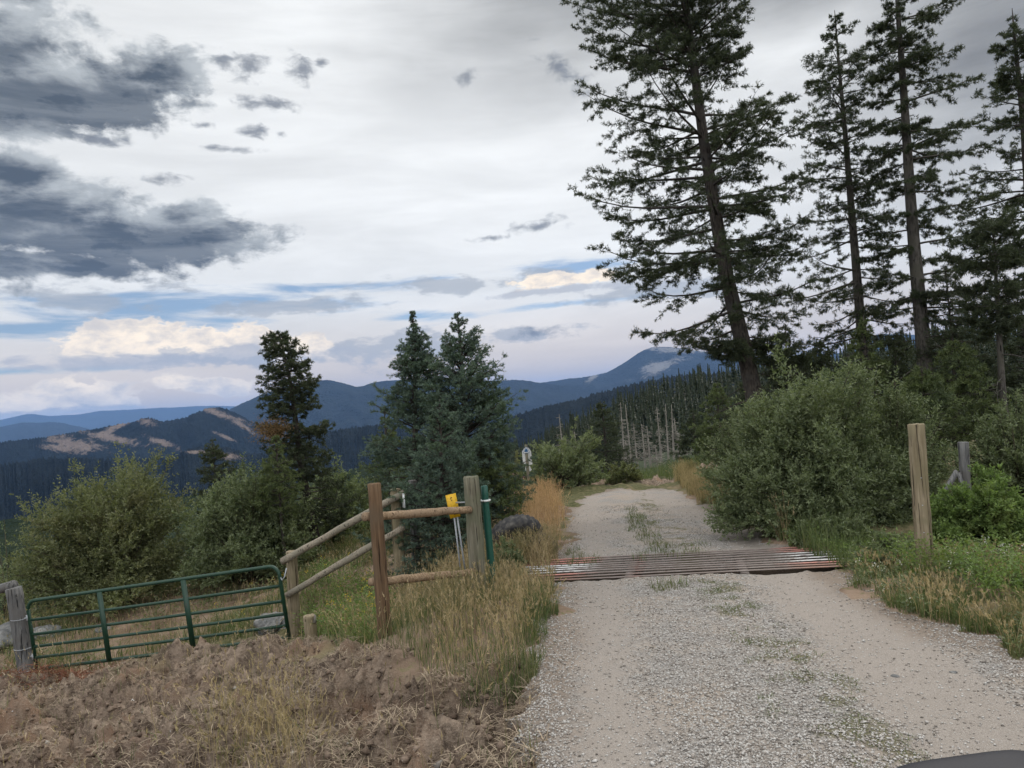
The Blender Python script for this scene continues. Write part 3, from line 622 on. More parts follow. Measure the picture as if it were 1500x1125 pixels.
while len(pts) < 2200:
    Yd = rng.uniform(32, 300)*rng.uniform(.4, 1); Yd = max(Yd, 30); x = rng.uniform(-1.0, .14)*Yd; z = float(gbase(x, Yd)); h = rng.uniform(4, 9)
    top = z+h-CAMZ
    lim = -.085 if x/Yd > -.27 else -.13
    if top/Yd > lim: h = lim*Yd+CAMZ-z-rng.uniform(0, 1.5)
    if h < 2.5: continue
    pts.append((x, Yd, z)); hs.append(h)
wood('slope_forest', pts, hs, 'young conifer forest on the slope dropping away behind the fence')
# ------------------------------------------------------------------ bushes
def bush(rng, rx, ry, h, ns, nsh, nlf, ll, lw, up=.6):
    zz = np.array([0, 0, 1.])
    a = rng.uniform(0, 6.28, ns); e = np.arcsin(rng.uniform(.05, 1, ns))
    lump = .62+.62*(fbm(a*1.7+5, e*3, 3, int(rng.integers(99)))+.5)*rng.uniform(.8, 1.1, ns)
    end = np.stack([np.cos(a)*np.cos(e)*rx, np.sin(a)*np.cos(e)*ry, np.sin(e)*h], 1)*lump[:, None]
    st = np.stack([np.cos(a)*rx*.18*rng.random(ns), np.sin(a)*ry*.18*rng.random(ns), 0*a-.05], 1)
    c = st*.5+end*.5; c[:, 2] += h*.12; c[:, :2] *= .75
    def q(s, i): s = s[:, None]; return st[i]*(1-s)**2+2*c[i]*s*(1-s)+end[i]*s*s
    wm = MB()
    for k in range(min(ns, 160)):
        sv = np.linspace(0, 1, 6); wm.tube(q(sv, np.full(6, k)), .018*(1-sv*.85)*h/2.5+.002, 4, cap=False)
    i = np.repeat(np.arange(ns), nsh); s = rng.uniform(.25, 1, len(i))**.7
    p = q(s, i); tg = norm(q(np.minimum(s+.05, 1.05), i)-p); d = norm(tg*.5+rng.normal(0, .55, p.shape)+zz*up*.6+norm(p*[1, 1, .5])*.3)
    L = rng.uniform(.14, .34, len(i))*h/2.5*1.1
    j = np.repeat(np.arange(len(i)), nlf); u = rng.random(len(j)); lp = p[j]+d[j]*(L[j]*u)[:, None]
    ld = norm(d[j]*.7+perp(d[j], rng)*.8); sd = perp(ld, rng)
    hv_ = np.clip(rng.random(len(i))[j]*.6+rng.random(len(j))*.4, 0, 1)
    keep = lp[:, 2] > .0
    lp, ld, sd, hv_ = lp[keep], ld[keep], sd[keep], hv_[keep]
    return wm, leaves(lp, ld, sd, ll*rng.uniform(.7, 1.25, len(lp))[:, None], lw, hv_)
def put_bush(name, label, px, py, Y, wpx, hpx, mt, seed, ns=200, nsh=14, nlf=12, ll=.075, lw=.022, cat='bush', dz=0, deep=.8, group=None):
    rng = np.random.default_rng(seed); g = P(px, py, Y); z = float(gbase(g[0], Y))
    top = P(px, py-hpx, Y)[2]; k = Y/F; rx = wpx/2*k; h = top-z
    wm, (V, T, va) = bush(rng, rx*1.02, rx*deep, h*1.02, ns, nsh, nlf, ll, lw)
    b = np.array([g[0], Y, z]); e = empty(name, b, label, cat, group)
    o = MB(); o.V = [v+b for v in wm.V]; o.Q = wm.Q; o.T = wm.T; o.var = wm.var; o.n = wm.n; o.build('stems', MAT['stem'], e)
    npmesh('foliage', V, T, None, MAT[mt], e, {'var': va}); return e
put_bush('willow_bush', 'big rounded warm green willow bush at the far left behind the metal gate', 168, 850, 17.5, 245, 165, 'willow_warm', 1, 420, 24, 14, .07, .026)
put_bush('willow_bush', 'rounded willow bush right of the largest left one, behind the gate end', 368, 830, 17.5, 190, 142, 'willow', 2, 330, 24, 14, .07, .026)
put_bush('willow_bush', 'low dark willow clump left of the pointed spruces behind the rail fence', 495, 790, 22, 140, 100, 'willow', 3, 220, 18, 12, .085, .032)
put_bush('willow_bush', 'huge roadside willow bush between the fir and the lone wooden post', 1195, 800, 12.3, 262, 232, 'willow', 4, 540, 30, 14, .062, .02)
put_bush('willow_bush', 'tall pale leaved willow behind the left shoulder of the huge roadside willow', 1110, 745, 17, 130, 150, 'willow_pale', 5, 180, 16, 12, .075, .024)
put_bush('willow_bush', 'willow thicket behind the lone wooden post', 1315, 790, 12.6, 165, 225, 'willow', 6, 330, 18, 12, .062, .019)
put_bush('willow_bush', 'round willow bush right of the trail sign at the road end', 832, 716, 27, 112, 78, 'willow_pale', 7, 150, 14, 12, .09, .032)
put_bush('leafy_shrub', 'bright green leafy shrub filling the right edge behind the lone post', 1445, 830, 9.6, 170, 130, 'bright_leaf', 8, 300, 16, 11, .055, .02, cat='shrub')
put_bush('leafy_shrub', 'dark leafy shrub at the right edge above the bright shrub', 1500, 770, 13, 160, 170, 'willow', 9, 180, 16, 12, .065, .022, cat='shrub')
put_bush('leafy_shrub', 'low green shrub left of the trail sign', 745, 740, 20, 75, 70, 'willow_warm', 10, 90, 12, 11, .08, .028, cat='shrub')
put_bush('leafy_shrub', 'low shrub at the foot of the roadside willow beside the far road edge', 1062, 745, 20, 70, 60, 'willow', 11, 80, 12, 11, .075, .026, cat='shrub')
put_bush('leafy_shrub', 'small dark shrub on the drop at the left edge below the far forest', 15, 860, 24, 70, 50, 'willow', 12, 80, 12, 11, .085, .03, cat='shrub')
put_bush('leafy_shrub', 'low leafy shrub beside the red end of the cattle guard', 1225, 815, 10.8, 130, 60, 'willow_pale', 13, 120, 12, 10, .05, .018, cat='shrub')
put_bush('leafy_shrub', 'low green shrub at the foot of the green pole by the tires', 745, 850, 10.6, 60, 55, 'willow', 14, 60, 10, 10, .045, .016, cat='shrub')
put_bush('leafy_shrub', 'low shrub between the trail sign bush and the dark conifer', 915, 708, 28, 60, 34, 'willow_warm', 15, 60, 10, 10, .08, .03, cat='shrub')
put_bush('leafy_shrub', 'leafy shrub between lone post and road shoulder', 1300, 850, 8.9, 110, 70, 'willow', 16, 110, 11, 10, .042, .015, cat='shrub')
# ------------------------------------------------------------------ grass
def blades(rng, x, y, h, w, lean=.35, seg=3, head=False, z=None):
    n = len(x); z = gz(x, y, False) if z is None else z
    a = rng.uniform(0, 6.28, n); o = np.stack([np.cos(a), np.sin(a), 0*a], 1); sd = np.stack([-np.sin(a+rng.normal(0, .8, n)), np.cos(a), 0*a], 1)
    b = np.stack([x, y, z-.02], 1); ln = np.abs(rng.normal(0, lean, n))[:, None]; zz = np.array([0, 0, 1.])
    rows = []
    for k in range(seg+1):
        s = k/seg; c = b+h[:, None]*(zz*(s-.25*ln*s*s)+o*ln*s**1.8); ww = w[:, None]*(1-s*.85)
        rows += [c-sd*ww/2, c+sd*ww/2]
    V = np.stack(rows, 1).reshape(-1, 3); kk = np.arange(n)*(2*seg+2); Q = []
    for k in range(seg): Q.append(np.stack([kk+2*k, kk+2*k+1, kk+2*k+3, kk+2*k+2], 1))
    va = np.repeat(rng.random(n), 2*seg+2); Q = np.concatenate(Q)
    T = None
    if head:
        tip = b+h[:, None]*(zz*(1-.25*ln)+o*ln); m = 7
        r = np.repeat(np.arange(n), m); u = rng.random(len(r)); dwn = norm(zz*.9+o*ln*1.2)[r]
        p = tip[r]-dwn*(u*.16*np.minimum(h[r], .9))[:, None]; d = norm(dwn+rng.normal(0, .35, p.shape))
        V2, T2, va2 = needles(p, d, perp(d, rng), .032, .009, np.clip(va[r*(2*seg+2)]*.6+.3, 0, 1))
        T = T2+len(V); V = np.concatenate([V, V2]); va = np.concatenate([va, va2])
    return V, T, Q, va
def scatter(rng, n, poly, mask=None, cl=0., cs=2.):
    poly = np.array(poly); lo = poly.min(0); hi = poly.max(0); xs = []; ys = []; tot = 0
    while tot < n:
        x = rng.uniform(lo[0], hi[0], n*2); y = rng.uniform(lo[1], hi[1], n*2)
        k = sdist(x, y, poly)+.25*fbm(x*3, y*3, 2, 4) > 0
        if cl: k &= fbm(x*cs, y*cs, 3, 12) > rng.normal(cl, .15, len(x))
        if mask: k &= mask(x, y)
        xs.append(x[k]); ys.append(y[k]); tot += k.sum()
    return np.concatenate(xs)[:n], np.concatenate(ys)[:n]
def notroad(x, y): return masks(x, y)[0] < .35
rng = np.random.default_rng(17)
def grass(name, label, poly, n, hh, ww, mt, lean=.35, head=False, mask=None, cl=0., cs=2., cat='grass', seg=3):
    x, y = scatter(rng, n, poly, mask, cl, cs)
    h = rng.uniform(hh[0], hh[1], n)*(1+.5*fbm(x*1.5, y*1.5, 2, 9)); w = rng.uniform(ww[0], ww[1], n)
    V, T, Q, va = blades(rng, x, y, h, w, lean, seg, head)
    return tag(npmesh(name, V, T, Q, MAT[mt], attrs={'var': va}), label, cat, kind='stuff')
pitmask = lambda x, y: ~((np.abs((x-GC[0])*gdir[0]+(y-GC[1])*gdir[1]) < GW/2) & (np.abs((x-GC[0])*gnor[0]+(y-GC[1])*gnor[1]) < GD/2)) & notroad(x, y)
grass('tall_grass', 'tall dry seeding grass around the wooden brace posts', TALL, 2600, (.2, .52), (.003, .007), 'grass_dry', .38, True, pitmask, cl=.0)
grass('golden_grass', 'taller golden seeding grass between the grey green post and the road edge', poly_px([(650, 985), (720, 1000), (785, 965), (808, 900), (815, 830), (810, 800), (720, 800), (640, 860)]), 3000, (.18, .50), (.003, .007), 'grass_dry', .33, True, pitmask, cl=-.05)
grass('green_grass', 'green grass growing among the dry stems around the brace posts', TALL, 7500, (.08, .34), (.005, .010), 'grass_green', .5, False, pitmask)
OR = poly_px([(770, 800), (822, 800), (825, 745), (812, 728), (735, 735), (735, 760)])
grass('orange_grass', 'orange tan dry grass patch behind the tires at the road edge', OR, 2600, (.35, .75), (.006, .011), 'grass_orange', .28, True, notroad)
EDGE = poly_px([(1020, 735), (1085, 772), (1150, 800), (1115, 778), (1090, 740), (1010, 700), (990, 705)])
grass('roadside_dry_grass', 'yellow dry grass strip on the right edge of the road beyond the cattle guard', EDGE, 4500, (.4, .8), (.008, .015), 'grass_dry', .25, True, notroad)
grass('roadside_green_grass', 'green grass at the foot of the roadside willows', poly_px([(1020, 740), (1160, 805), (1245, 840), (1300, 800), (1100, 740)]), 5000, (.2, .5), (.008, .014), 'grass_green', .4, False, notroad)
RG = poly_px([(1235, 856), (1330, 905), (1420, 940), (1600, 1010), (1700, 900), (1560, 830), (1400, 810), (1280, 822)])
grass('verge_grass', 'short green grass and weeds on the right verge around the lone post', RG, 19000, (.05, .20), (.005, .010), 'grass_green', .5, False, notroad, cl=-.12)
grass('verge_straw', 'short straw coloured grass mixed in on the right verge', RG, 2200, (.08, .32), (.004, .008), 'grass_dry', .4, True, notroad, cl=.06)
BK = np.array([(-14, 12.3), (-4.2, 13.0), (-1.2, 12.2), (-.2, 14), (0.2, 22), (-4, 24), (-14, 22)])
grass('meadow_grass', 'green weeds and grass on the slope behind the gate', BK, 15000, (.12, .42), (.010, .018), 'grass_green', .5, False, notroad, cl=.03, cs=.9)
grass('meadow_straw', 'dry grass on the slope behind the gate and fence', BK, 6000, (.12, .45), (.007, .012), 'grass_dry', .5, True, notroad, cl=.0, cs=.9)
DT = poly_px([(260, 1180), (330, 1085), (420, 1050), (480, 1080), (470, 1180)])
grass('foreground_grass', 'thin dry grass tuft growing from the dirt at the bottom edge', DT, 420, (.2, .55), (.003, .006), 'grass_dry', .5, True)
grass('foreground_green_tufts', 'sparse green tufts on the churned dirt', DIRT, 2600, (.06, .24), (.004, .007), 'grass_green', .6, False, lambda x, y: (y < 12) & (np.abs(x) < 9), cl=.27, cs=1.1)
grass('foreground_stalks', 'sparse tall dry stalks standing on the churned dirt', DIRT, 420, (.2, .7), (.003, .006), 'grass_dry', .4, True, lambda x, y: (y < 12) & (np.abs(x) < 9), cl=.1)
NR = poly_px([(640, 1015), (800, 1000), (810, 860), (790, 860), (740, 980)])
grass('tire_grass', 'grass and weeds standing in front of the old tires', poly_px([(735, 835), (812, 835), (815, 805), (740, 800)]), 1500, (.2, .55), (.005, .010), 'grass_dry', .4, True, None)
grass('edge_grass', 'grass thinning out along the left edge of the road', NR, 1700, (.06, .30), (.004, .009), 'grass_green', .5, False, None, cl=-.05)
moss_mask = lambda x, y: masks(x, y)[3] > .45
grass('track_weeds', 'tiny green weeds between the wheel tracks', ROAD, 5200, (.012, .055), (.004, .009), 'grass_green', .9, False, lambda x, y: moss_mask(x, y) & (y < 9), seg=2)
far_m = hit(925, 790); CM = poly_px([(915, 745), (935, 745), (990, 812), (960, 812), (925, 780)])
grass('centre_strip_grass', 'green strip of grass between the tracks beyond the cattle guard', CM, 1500, (.04, .14), (.006, .012), 'grass_green', .7, False, None)
GE = poly_px([(820, 832), (870, 828), (880, 812), (835, 805)]); GE2 = poly_px([(930, 822), (1040, 815), (1035, 795), (940, 806)])
for nm, pl, lb, k in (('guard_weeds', GE, 'green weeds growing through the left end of the cattle guard', 700), ('guard_weeds', GE2, 'green weeds at the middle of the far edge of the cattle guard', 700), ('guard_weeds', poly_px([(960, 868), (1010, 865), (1020, 852), (970, 854)]), 'small green tuft at the near edge of the cattle guard', 350)):
    grass(nm, lb, pl, int(k*.5), (.03, .15), (.006, .012), 'grass_green', .6, False, None)
BR = poly_px([(830, 724), (1010, 722), (1010, 705), (830, 708)])
grass('road_end_grass', 'low grass along the brow where the road drops away', np.array([(-1, 29.5), (12, 29.5), (12, 40), (-1, 40)]), 9000, (.2, .6), (.014, .025), 'grass_green', .5, False, None)
# weedy plants as leaf clumps (one mass)
def weeds(name, label, poly, n, h, ll, lw, mt, mask=None, per=45, cl=0., flower=None):
    x, y = scatter(rng, n, poly, mask, cl, 1.2); z = gz(x, y, False); hh = h*rng.uniform(.5, 1.3, n)
    r = np.repeat(np.arange(n), per); u = rng.random(len(r)); a = rng.uniform(0, 6.28, len(r)); rad = hh[r]*.35*np.sqrt(rng.random(len(r)))*(.4+u)
    p = np.stack([x[r]+np.cos(a)*rad, y[r]+np.sin(a)*rad, z[r]+hh[r]*u], 1); d = norm(np.stack([np.cos(a), np.sin(a), .5+0*a], 1)+rng.normal(0, .4, p.shape))
    V, T, va = leaves(p, d, perp(d, rng), ll*rng.uniform(.6, 1.3, len(r))[:, None], lw, np.clip(rng.random(n)[r]*.6+rng.random(len(r))*.4, 0, 1))
    tag(npmesh(name, V, T, None, MAT[mt], attrs={'var': va}), label, 'weeds', kind='stuff')
    if flower:
        fm, fl, k = flower; s = rng.choice(n, min(n, k), False); q = 9; r = np.repeat(s, q)
        p = np.stack([x[r], y[r], z[r]+hh[r]*1.05], 1)+rng.normal(0, .02, (len(r), 3))*[1, 1, 1.2]; d = norm(rng.normal(size=p.shape)+[0, 0, .5])
        V, T, va = leaves(p, d, perp(d, rng), .022, .014, rng.random(len(r)))
        tag(npmesh(name+'_flowers', V, T, None, MAT[fm], attrs={'var': va}), fl, 'wildflowers', kind='stuff')
WL = poly_px([(440, 925), (480, 935), (560, 930), (560, 860), (470, 850), (445, 880)])
weeds('broadleaf_weeds', 'leafy green weeds with small yellow flowers between fence and brown post', WL, 260, .42, .05, .018, 'bright_leaf', pitmask, 40, flower=('petal_yellow', 'small yellow flowers among the weeds by the fence', 40))
weeds('verge_weeds', 'leafy green weeds on the right verge near the lone post', RG, 420, .20, .03, .013, 'willow', lambda x, y: notroad(x, y), 40, -.05, ('petal_white', 'tiny white flowers on the right verge', 90))
weeds('verge_tall_weeds', 'taller bright weeds under the bright shrub at the right', poly_px([(1370, 870), (1600, 900), (1600, 840), (1300, 830)]), 160, .40, .045, .018, 'bright_leaf', notroad, 45)
weeds('slope_weeds', 'low leafy weeds on the slope behind the gate', BK, 320, .30, .06, .026, 'willow_warm', notroad, 34, .05, ('petal_yellow', 'yellow flowers on the slope behind the gate', 26))
weeds('fireweed', 'pinkish weeds behind the old tires', poly_px([(735, 765), (770, 765), (770, 745), (735, 745)]), 40, .8, .05, .02, 'willow', None, 60, 0, ('petal_pink', 'pink flower heads behind the old tires', 40))
weeds('guard_side_weeds', 'leafy weeds along the painted right end of the cattle guard', poly_px([(1150, 800), (1230, 795), (1300, 830), (1270, 850), (1255, 825)]), 90, .22, .035, .016, 'bright_leaf', None, 40)
# ------------------------------------------------------------------ loose stones, clods, straw
def stones(name, label, x, y, size, mt, flat=.6, sink=.25, cat='gravel'):
    n = len(x); base = np.array([(1, 0, 0), (-1, 0, 0), (0, 1, 0), (0, -1, 0), (0, 0, 1), (0, 0, -1)], float)
    T = np.array([(0, 2, 4), (2, 1, 4), (1, 3, 4), (3, 0, 4), (2, 0, 5), (1, 2, 5), (3, 1, 5), (0, 3, 5)])
    sc = size[:, None, None]*rng.uniform(.55, 1.2, (n, 6, 1)); V = base[None]*sc; V = V+rng.normal(0, .22, V.shape)*size[:, None, None]
    V[:, :, 2] *= flat; a = rng.uniform(0, 6.28, n); c = np.cos(a)[:, None]; s = np.sin(a)[:, None]
    vx = V[:, :, 0]*c-V[:, :, 1]*s+x[:, None]; vy = V[:, :, 0]*s+V[:, :, 1]*c+y[:, None]; vz = V[:, :, 2]+(gz(x, y)+size*flat*(1-sink*2))[:, None]
    V = np.stack([vx, vy, vz], -1).reshape(-1, 3); TT = (np.arange(n)[:, None, None]*6+T[None]).reshape(-1, 3)
    return tag(npmesh(name, V, TT, None, MAT[mt], attrs={'var': np.repeat(rng.random(n), 6)}), label, cat, kind='stuff')
def near_scatter(n, y0, y1, f):
    xs, ys = [], []; tot = 0
    while tot < n:
        y = y0*(y1/y0)**rng.random(n*2); x = rng.uniform(-.75, .78, n*2)*y; k = f(x, y); xs.append(x[k]); ys.append(y[k]); tot += k.sum()
    return np.concatenate(xs)[:n], np.concatenate(ys)[:n]
def fgrav(x, y):
    r, d, tk, mo_ = masks(x, y); return (r > .5) & (rng.random(len(x)) < (1-.93*np.clip(tk*1.2, 0, 1))) & pitm(x, y)
def pitm(x, y): return ~((np.abs((x-GC[0])*gdir[0]+(y-GC[1])*gdir[1]) < GW/2+.05) & (np.abs((x-GC[0])*gnor[0]+(y-GC[1])*gnor[1]) < GD/2+.05))
x, y = near_scatter(60000, 3.0, 20, fgrav)
stones('gravel', 'loose pale gravel lying on the road', x, y, .0035+.007*rng.random(len(x))**2+.0004*y, 'pebble')
x, y = near_scatter(260, 3.2, 16, lambda x, y: (masks(x, y)[0] > .3) & pitm(x, y))
stones('road_stones', 'scattered larger stones on the road', x, y, .008+.014*rng.random(len(x))**3, 'pebble')
x, y = near_scatter(220, 3.4, 12, lambda x, y: (masks(x, y)[1] > .4))
stones('bank_stones', 'small stones embedded in the churned dirt bank', x, y, .012+.05*rng.random(len(x))**4, 'pebble', .7, .35)
x, y = near_scatter(15000, 3.2, 12, lambda x, y: (masks(x, y)[1] > .2))
stones('soil_clods', 'crumbled soil clods on the churned dirt bank', x, y, .006+.035*rng.random(len(x))**4, 'clod', .8, .3, 'soil')
x, y = near_scatter(38000, 3.2, 12.5, lambda x, y: (masks(x, y)[1] > .12) & (fbm(x*1.5, y*1.5, 3, 70) > rng.normal(-.02, .12, len(x))))
n = len(x); a = rng.uniform(0, 6.28, n); L = rng.uniform(.03, .16, n); el = rng.normal(.12, .22, n)
d = np.stack([np.cos(a)*np.cos(el), np.sin(a)*np.cos(el), np.sin(el)], 1); p0 = np.stack([x, y, gz(x, y)+.012], 1); sd = norm(np.cross(d, [0, 0, 1.])); w = (.0026*rng.uniform(.6, 1.4, n))[:, None]
V = np.stack([p0-sd*w, p0+sd*w, p0+d*L[:, None]*.5+[0, 0, .008]+sd*w, p0+d*L[:, None]*.5+[0, 0, .008]-sd*w, p0+d*L[:, None]+sd*w*.5, p0+d*L[:, None]-sd*w*.5], 1).reshape(-1, 3)
k = np.arange(n)*6; Q = np.concatenate([np.stack([k, k+1, k+2, k+3], 1), np.stack([k+3, k+2, k+4, k+5], 1)])
tag(npmesh('straw_litter', V, None, Q, MAT['straw'], attrs={'var': np.repeat(rng.random(n), 6)}), 'dry straw and root litter strewn over the churned dirt', 'straw', kind='stuff')
# fallen sticks / roots
def stick(label, pts, r, mt='bark_grey', nm='stick'):
    P3 = []
    for (px, py) in pts: h = hit(px, py); P3.append([h[0], h[1], float(gz(h[0], h[1]))+r*.8])
    P3 = np.array(P3); u = np.linspace(0, len(P3)-1, 12); pp = np.stack([np.interp(u, range(len(P3)), P3[:, k]) for k in range(3)], 1)+np.random.default_rng(int(pts[0][0])).normal(0, r*.4, (12, 3))
    e = empty(nm, pp[0], label, nm); mb = MB(); mb.tube(pp, np.linspace(r, r*.4, 12), 6); mb.build('stick_shaft', MAT[mt], e, True)
    for q in (3, 5, 8): mb = MB(); mb.tube([pp[q], pp[q]+np.random.default_rng(q).normal(0, 1, 3)*[.1, .1, .05]+[0, 0, .05]], [r*.5, r*.2], 4); mb.build('twig', MAT[mt], e)
stick('pale thin branch lying on the dirt near the bottom left corner', [(40, 1045), (90, 1062), (150, 1050)], .014, 'snag')
stick('grey root arching over the dirt below the gate middle', [(150, 985), (195, 975), (240, 962)], .022, 'stem')
stick('thin pale stalk lying on the dirt below the stump', [(270, 1020), (330, 1066)], .006, 'snag')
stick('reddish branch lying in front of the gate left end', [(55, 1040), (110, 1000), (165, 1010)], .012, 'post_brown')
# reddish dead twig heap by the left gate post
h0 = hit(75, 1010); n = 2600; rr = rng.random(n)**.6; a = rng.uniform(0, 6.28, n); x = h0[0]+np.cos(a)*rr*1.0; y = h0[1]+.25+np.sin(a)*rr*.6
d = norm(np.stack([rng.normal(0, 1, n), rng.normal(0, 1, n), rng.normal(.15, .5, n)], 1)); p0 = np.stack([x, y, gz(x, y)+.28*(1-rr)*rng.random(n)], 1)
V, T, va = needles(p0, d, perp(d, rng), rng.uniform(.08, .28, n)[:, None], .008, rng.random(n)*.6)
m, t = mat('red_twig'); princ(t, t.mix(t.attr('var'), (.10, .035, .02), (.26, .11, .06)), .9); MAT['red_twig'] = m
tag(npmesh('brush_heap', V, T, None, m, attrs={'var': va}), 'heap of reddish dead twigs at the foot of the left gate post', 'brush', kind='stuff')
# rocks
def rock(px, py, r, label, Yd=None):
    h = hit(px, py); c = np.array([h[0], h[1], float(gz(h[0], h[1]))+r*.2]); import bmesh
    bm = bmesh.new(); bmesh.ops.create_icosphere(bm, subdivisions=4, radius=1); me = bpy.data.meshes.new('rock'); s = px*.01
    for v in bm.verts:
        q = v.co; f = 1+.5*float(fbm(np.array(q.x*1.3+s), np.array(q.y*1.3+q.z+s), 4, 5)); v.co = Vector((q.x*r*1.5*f, q.y*r*f, q.z*r*.62*f))
    bm.to_mesh(me); bm.free(); me.materials.append(MAT['rock'])
    o = bpy.data.objects.new('rock', me); COL.objects.link(o); o.location = [float(v) for v in c]; o.rotation_euler[2] = s*40; tag(o, label, 'rock')
rock(12, 945, .42, 'large pale grey rock left of the left gate post')
rock(70, 935, .22, 'grey rock just behind the left end of the gate')
rock(398, 915, .30, 'pale rock behind the right end of the gate')
rock(150, 925, .10, 'small pale stone on the slope seen between the gate bars')
rock(1310, 985, .018, 'small dark stone on the right wheel track')
rock(1396, 981, .016, 'small stone on the far right shoulder of the road')
# ------------------------------------------------------------------ gate
def gframe(p0, p1):
    x = p1-p0; L = np.linalg.norm(x); x = x/L; y = norm(np.cross([0, 0, 1.], x)); z = np.cross(x, y); return x, y, z, L
g0 = P(54, 982, 12.9); g1 = P(424, 936, 12.1)
ax, ay, az_, GL = gframe(g0, g1); GH = 1.2
e = empty('metal_gate', (g0+g1)/2, 'dark green tubular farm gate, closed, sagging across the dirt at the left', 'gate')
def G(u, v, w=0.): return g0+ax*u+az_*v+ay*w
rc = .16; arc = []
pts = [G(0, 0), G(0, GH-rc)]+[G(rc-rc*math.cos(a), GH-rc+rc*math.sin(a)) for a in np.linspace(.2, 1.57, 6)]+[G(GL*k, GH) for k in (.2, .4, .6, .8)]+[G(GL-rc+rc*math.sin(a), GH-rc+rc*math.cos(a)) for a in np.linspace(0, 1.4, 6)]+[G(GL, GH-rc), G(GL, 0)]
mb = MB(); mb.tube(pts, .031, 10); mb.tube([G(0, .02), G(GL, .02)], .029, 10); mb.build('frame', MAT['green_paint'], e, True)
for v in (.22, .41, .62, .87):
    mb = MB(); mb.tube([G(.02, v), G(GL*.5, v-.008), G(GL-.02, v)], .026, 8); mb.build('bar', MAT['green_paint'], e, True)
for u in (.305, .64):
    mb = MB(); mb.box(G(GL*u, GH/2, -.026), (.095, .012, GH-.03), np.array([ax, ay, az_])); mb.build('brace', MAT['green_paint'], e)
for v in (.25, .92):
    mb = MB(); mb.tube([G(-.02, v), G(-.09, v), G(-.16, v)], .012, 6); mb.tube([G(-.02, v-.05), G(-.02, v+.05)], .034, 8); mb.build('hinge', MAT['galv'], e)
mb = MB(); cpt = [G(GL, GH*.86), G(GL+.05, GH*.80, -.03), G(GL+.10, GH*.84, -.03), G(GL+.14, GH*.95, 0)]
mb.tube(cpt, .010, 6); mb.build('chain', MAT['galv'], e, True)
# ------------------------------------------------------------------ posts & fences
def post_mesh(b, top, r, seed, n=14, r1=None):
    rg = np.random.default_rng(seed); s = np.linspace(0, 1, 14)[:, None]; r1 = r1 or r*.93
    pp = b+(top-b)*s; mb = MB(); rad = r+(r1-r)*s[:, 0]+rg.normal(0, r*.015, 14); 
    pp = np.concatenate([pp, [top+(top-b)/np.linalg.norm(top-b)*r*.10]]); rad = np.concatenate([rad, [rad[-1]*.86]]); mb.tube(pp, rad, n); 
    mb.V[0] = mb.V[0]+rg.normal(0, r*.02, mb.V[0].shape); return mb
def upost(px, pyt, pyb, Y, rpx, mt, seed, parent=None, name='post', extra=.15, px2=None):
    top = P(px, pyt, Y); bt = P(px2 or px, pyb, Y); z = float(gz(bt[0], bt[1])); b = bt.copy(); d = norm(top-bt)
    if bt[2] > z-extra: b = bt-d*((bt[2]-z+extra)/max(d[2], .3))
    r = rpx/2*Y/F
    return b, top, post_mesh(b, top, r, seed)
# brace of two big posts with two cross rails
b, tp, mb = upost(548, 709, 930, 7.7, 21, 0, 1, px2=564)
br = empty('fence_brace', (P(625, 900, 8.4)), 'wooden brace of one brown and one grey green post joined by two rails', 'fence')
tag(mb.build('post', MAT['post_brown'], br, True), 'reddish brown post on the left of the brace')
b2, tp2, mb2 = upost(690, 699, 880, 9.2, 25, 0, 2, px2=703)
tag(mb2.build('post', MAT['post_grey'], br, True), 'grey green weathered post on the right of the brace')
def prail(pa, pb, r, mt, parent, seed, lab=None):
    s = np.linspace(0, 1, 12)[:, None]; pp = pa+(pb-pa)*s+np.random.default_rng(seed).normal(0, r*.08, (12, 3)); mb = MB(); mb.tube(pp, r*(1+.06*np.sin(s[:, 0]*9+seed)), 12)
    o = mb.build('rail', MAT[mt], parent, True)
    if lab: tag(o, lab)
prail(P(533, 757, 7.72), P(688, 747, 9.1), .046, 'rail', br, 3)
prail(P(543, 853, 7.72), P(692, 838, 9.1), .044, 'rail', br, 4)
# diagonal rail fence
rf = empty('rail_fence', P(500, 880, 13.), 'grey wooden two rail fence slanting down from the brace towards the gate', 'fence')
for (x, yt, yb, x2, Yd, w, sd, lab) in ((427, 808, 905, 431, 12.6, 17, 5, None), (579, 717, 835, 586, 12.4, 17, 6, None), (604, 704, 835, 610, 12.9, 13, 7, 'thin dark post half hidden by the short spruce')):
    b, tp, mb = upost(x, yt, yb, Yd, w, 0, sd, px2=x2); o = mb.build('post', MAT['post_weathered' if sd == 7 else 'post_tan'], rf, True); tag(o, lab)
prail(P(414, 822, 12.4), P(592, 722, 12.2), .058, 'rail_grey', rf, 8)
prail(P(420, 872, 12.4), P(592, 772, 12.2), .055, 'rail_grey', rf, 9)
mb = MB(); a_, b_ = P(586, 722, 12.25), P(598, 744, 12.2)
c = P(591, 733, 12.15); mb.box(c, (.02, .16, .23), np.array([norm(np.array([1., .35, .2])), norm(np.array([-.35, 1., 0])), [0, 0, 1.]])); tag(mb.build('notice', MAT['white'], rf), 'small white notice nailed to the far post')
# left gate post
gp = empty('gate_post', P(38, 1000, 12.9), 'weathered grey gate post at the left edge holding the gate hinges', 'post')
b, tp, mb = upost(20, 862, 1000, 12.95, 23, 0, 10, px2=42); mb.build('post_shaft', MAT['post_weathered'], gp, True)
prail(P(-60, 880, 13.4), P(20, 857, 13.0), .085, 'post_weathered', gp, 11, 'dark log resting on top of the gate post')
for yy in (905, 948, 980):
    q = P(30+(yy-905)*.12, yy, 12.95); mb = MB(); th = np.linspace(0, 6.28, 17)
    mb.tube([q+np.array([math.cos(a)*.148, math.sin(a)*.148, .01*math.sin(a)]) for a in th], .006, 5, False); mb.build('wire', MAT['galv'], gp)
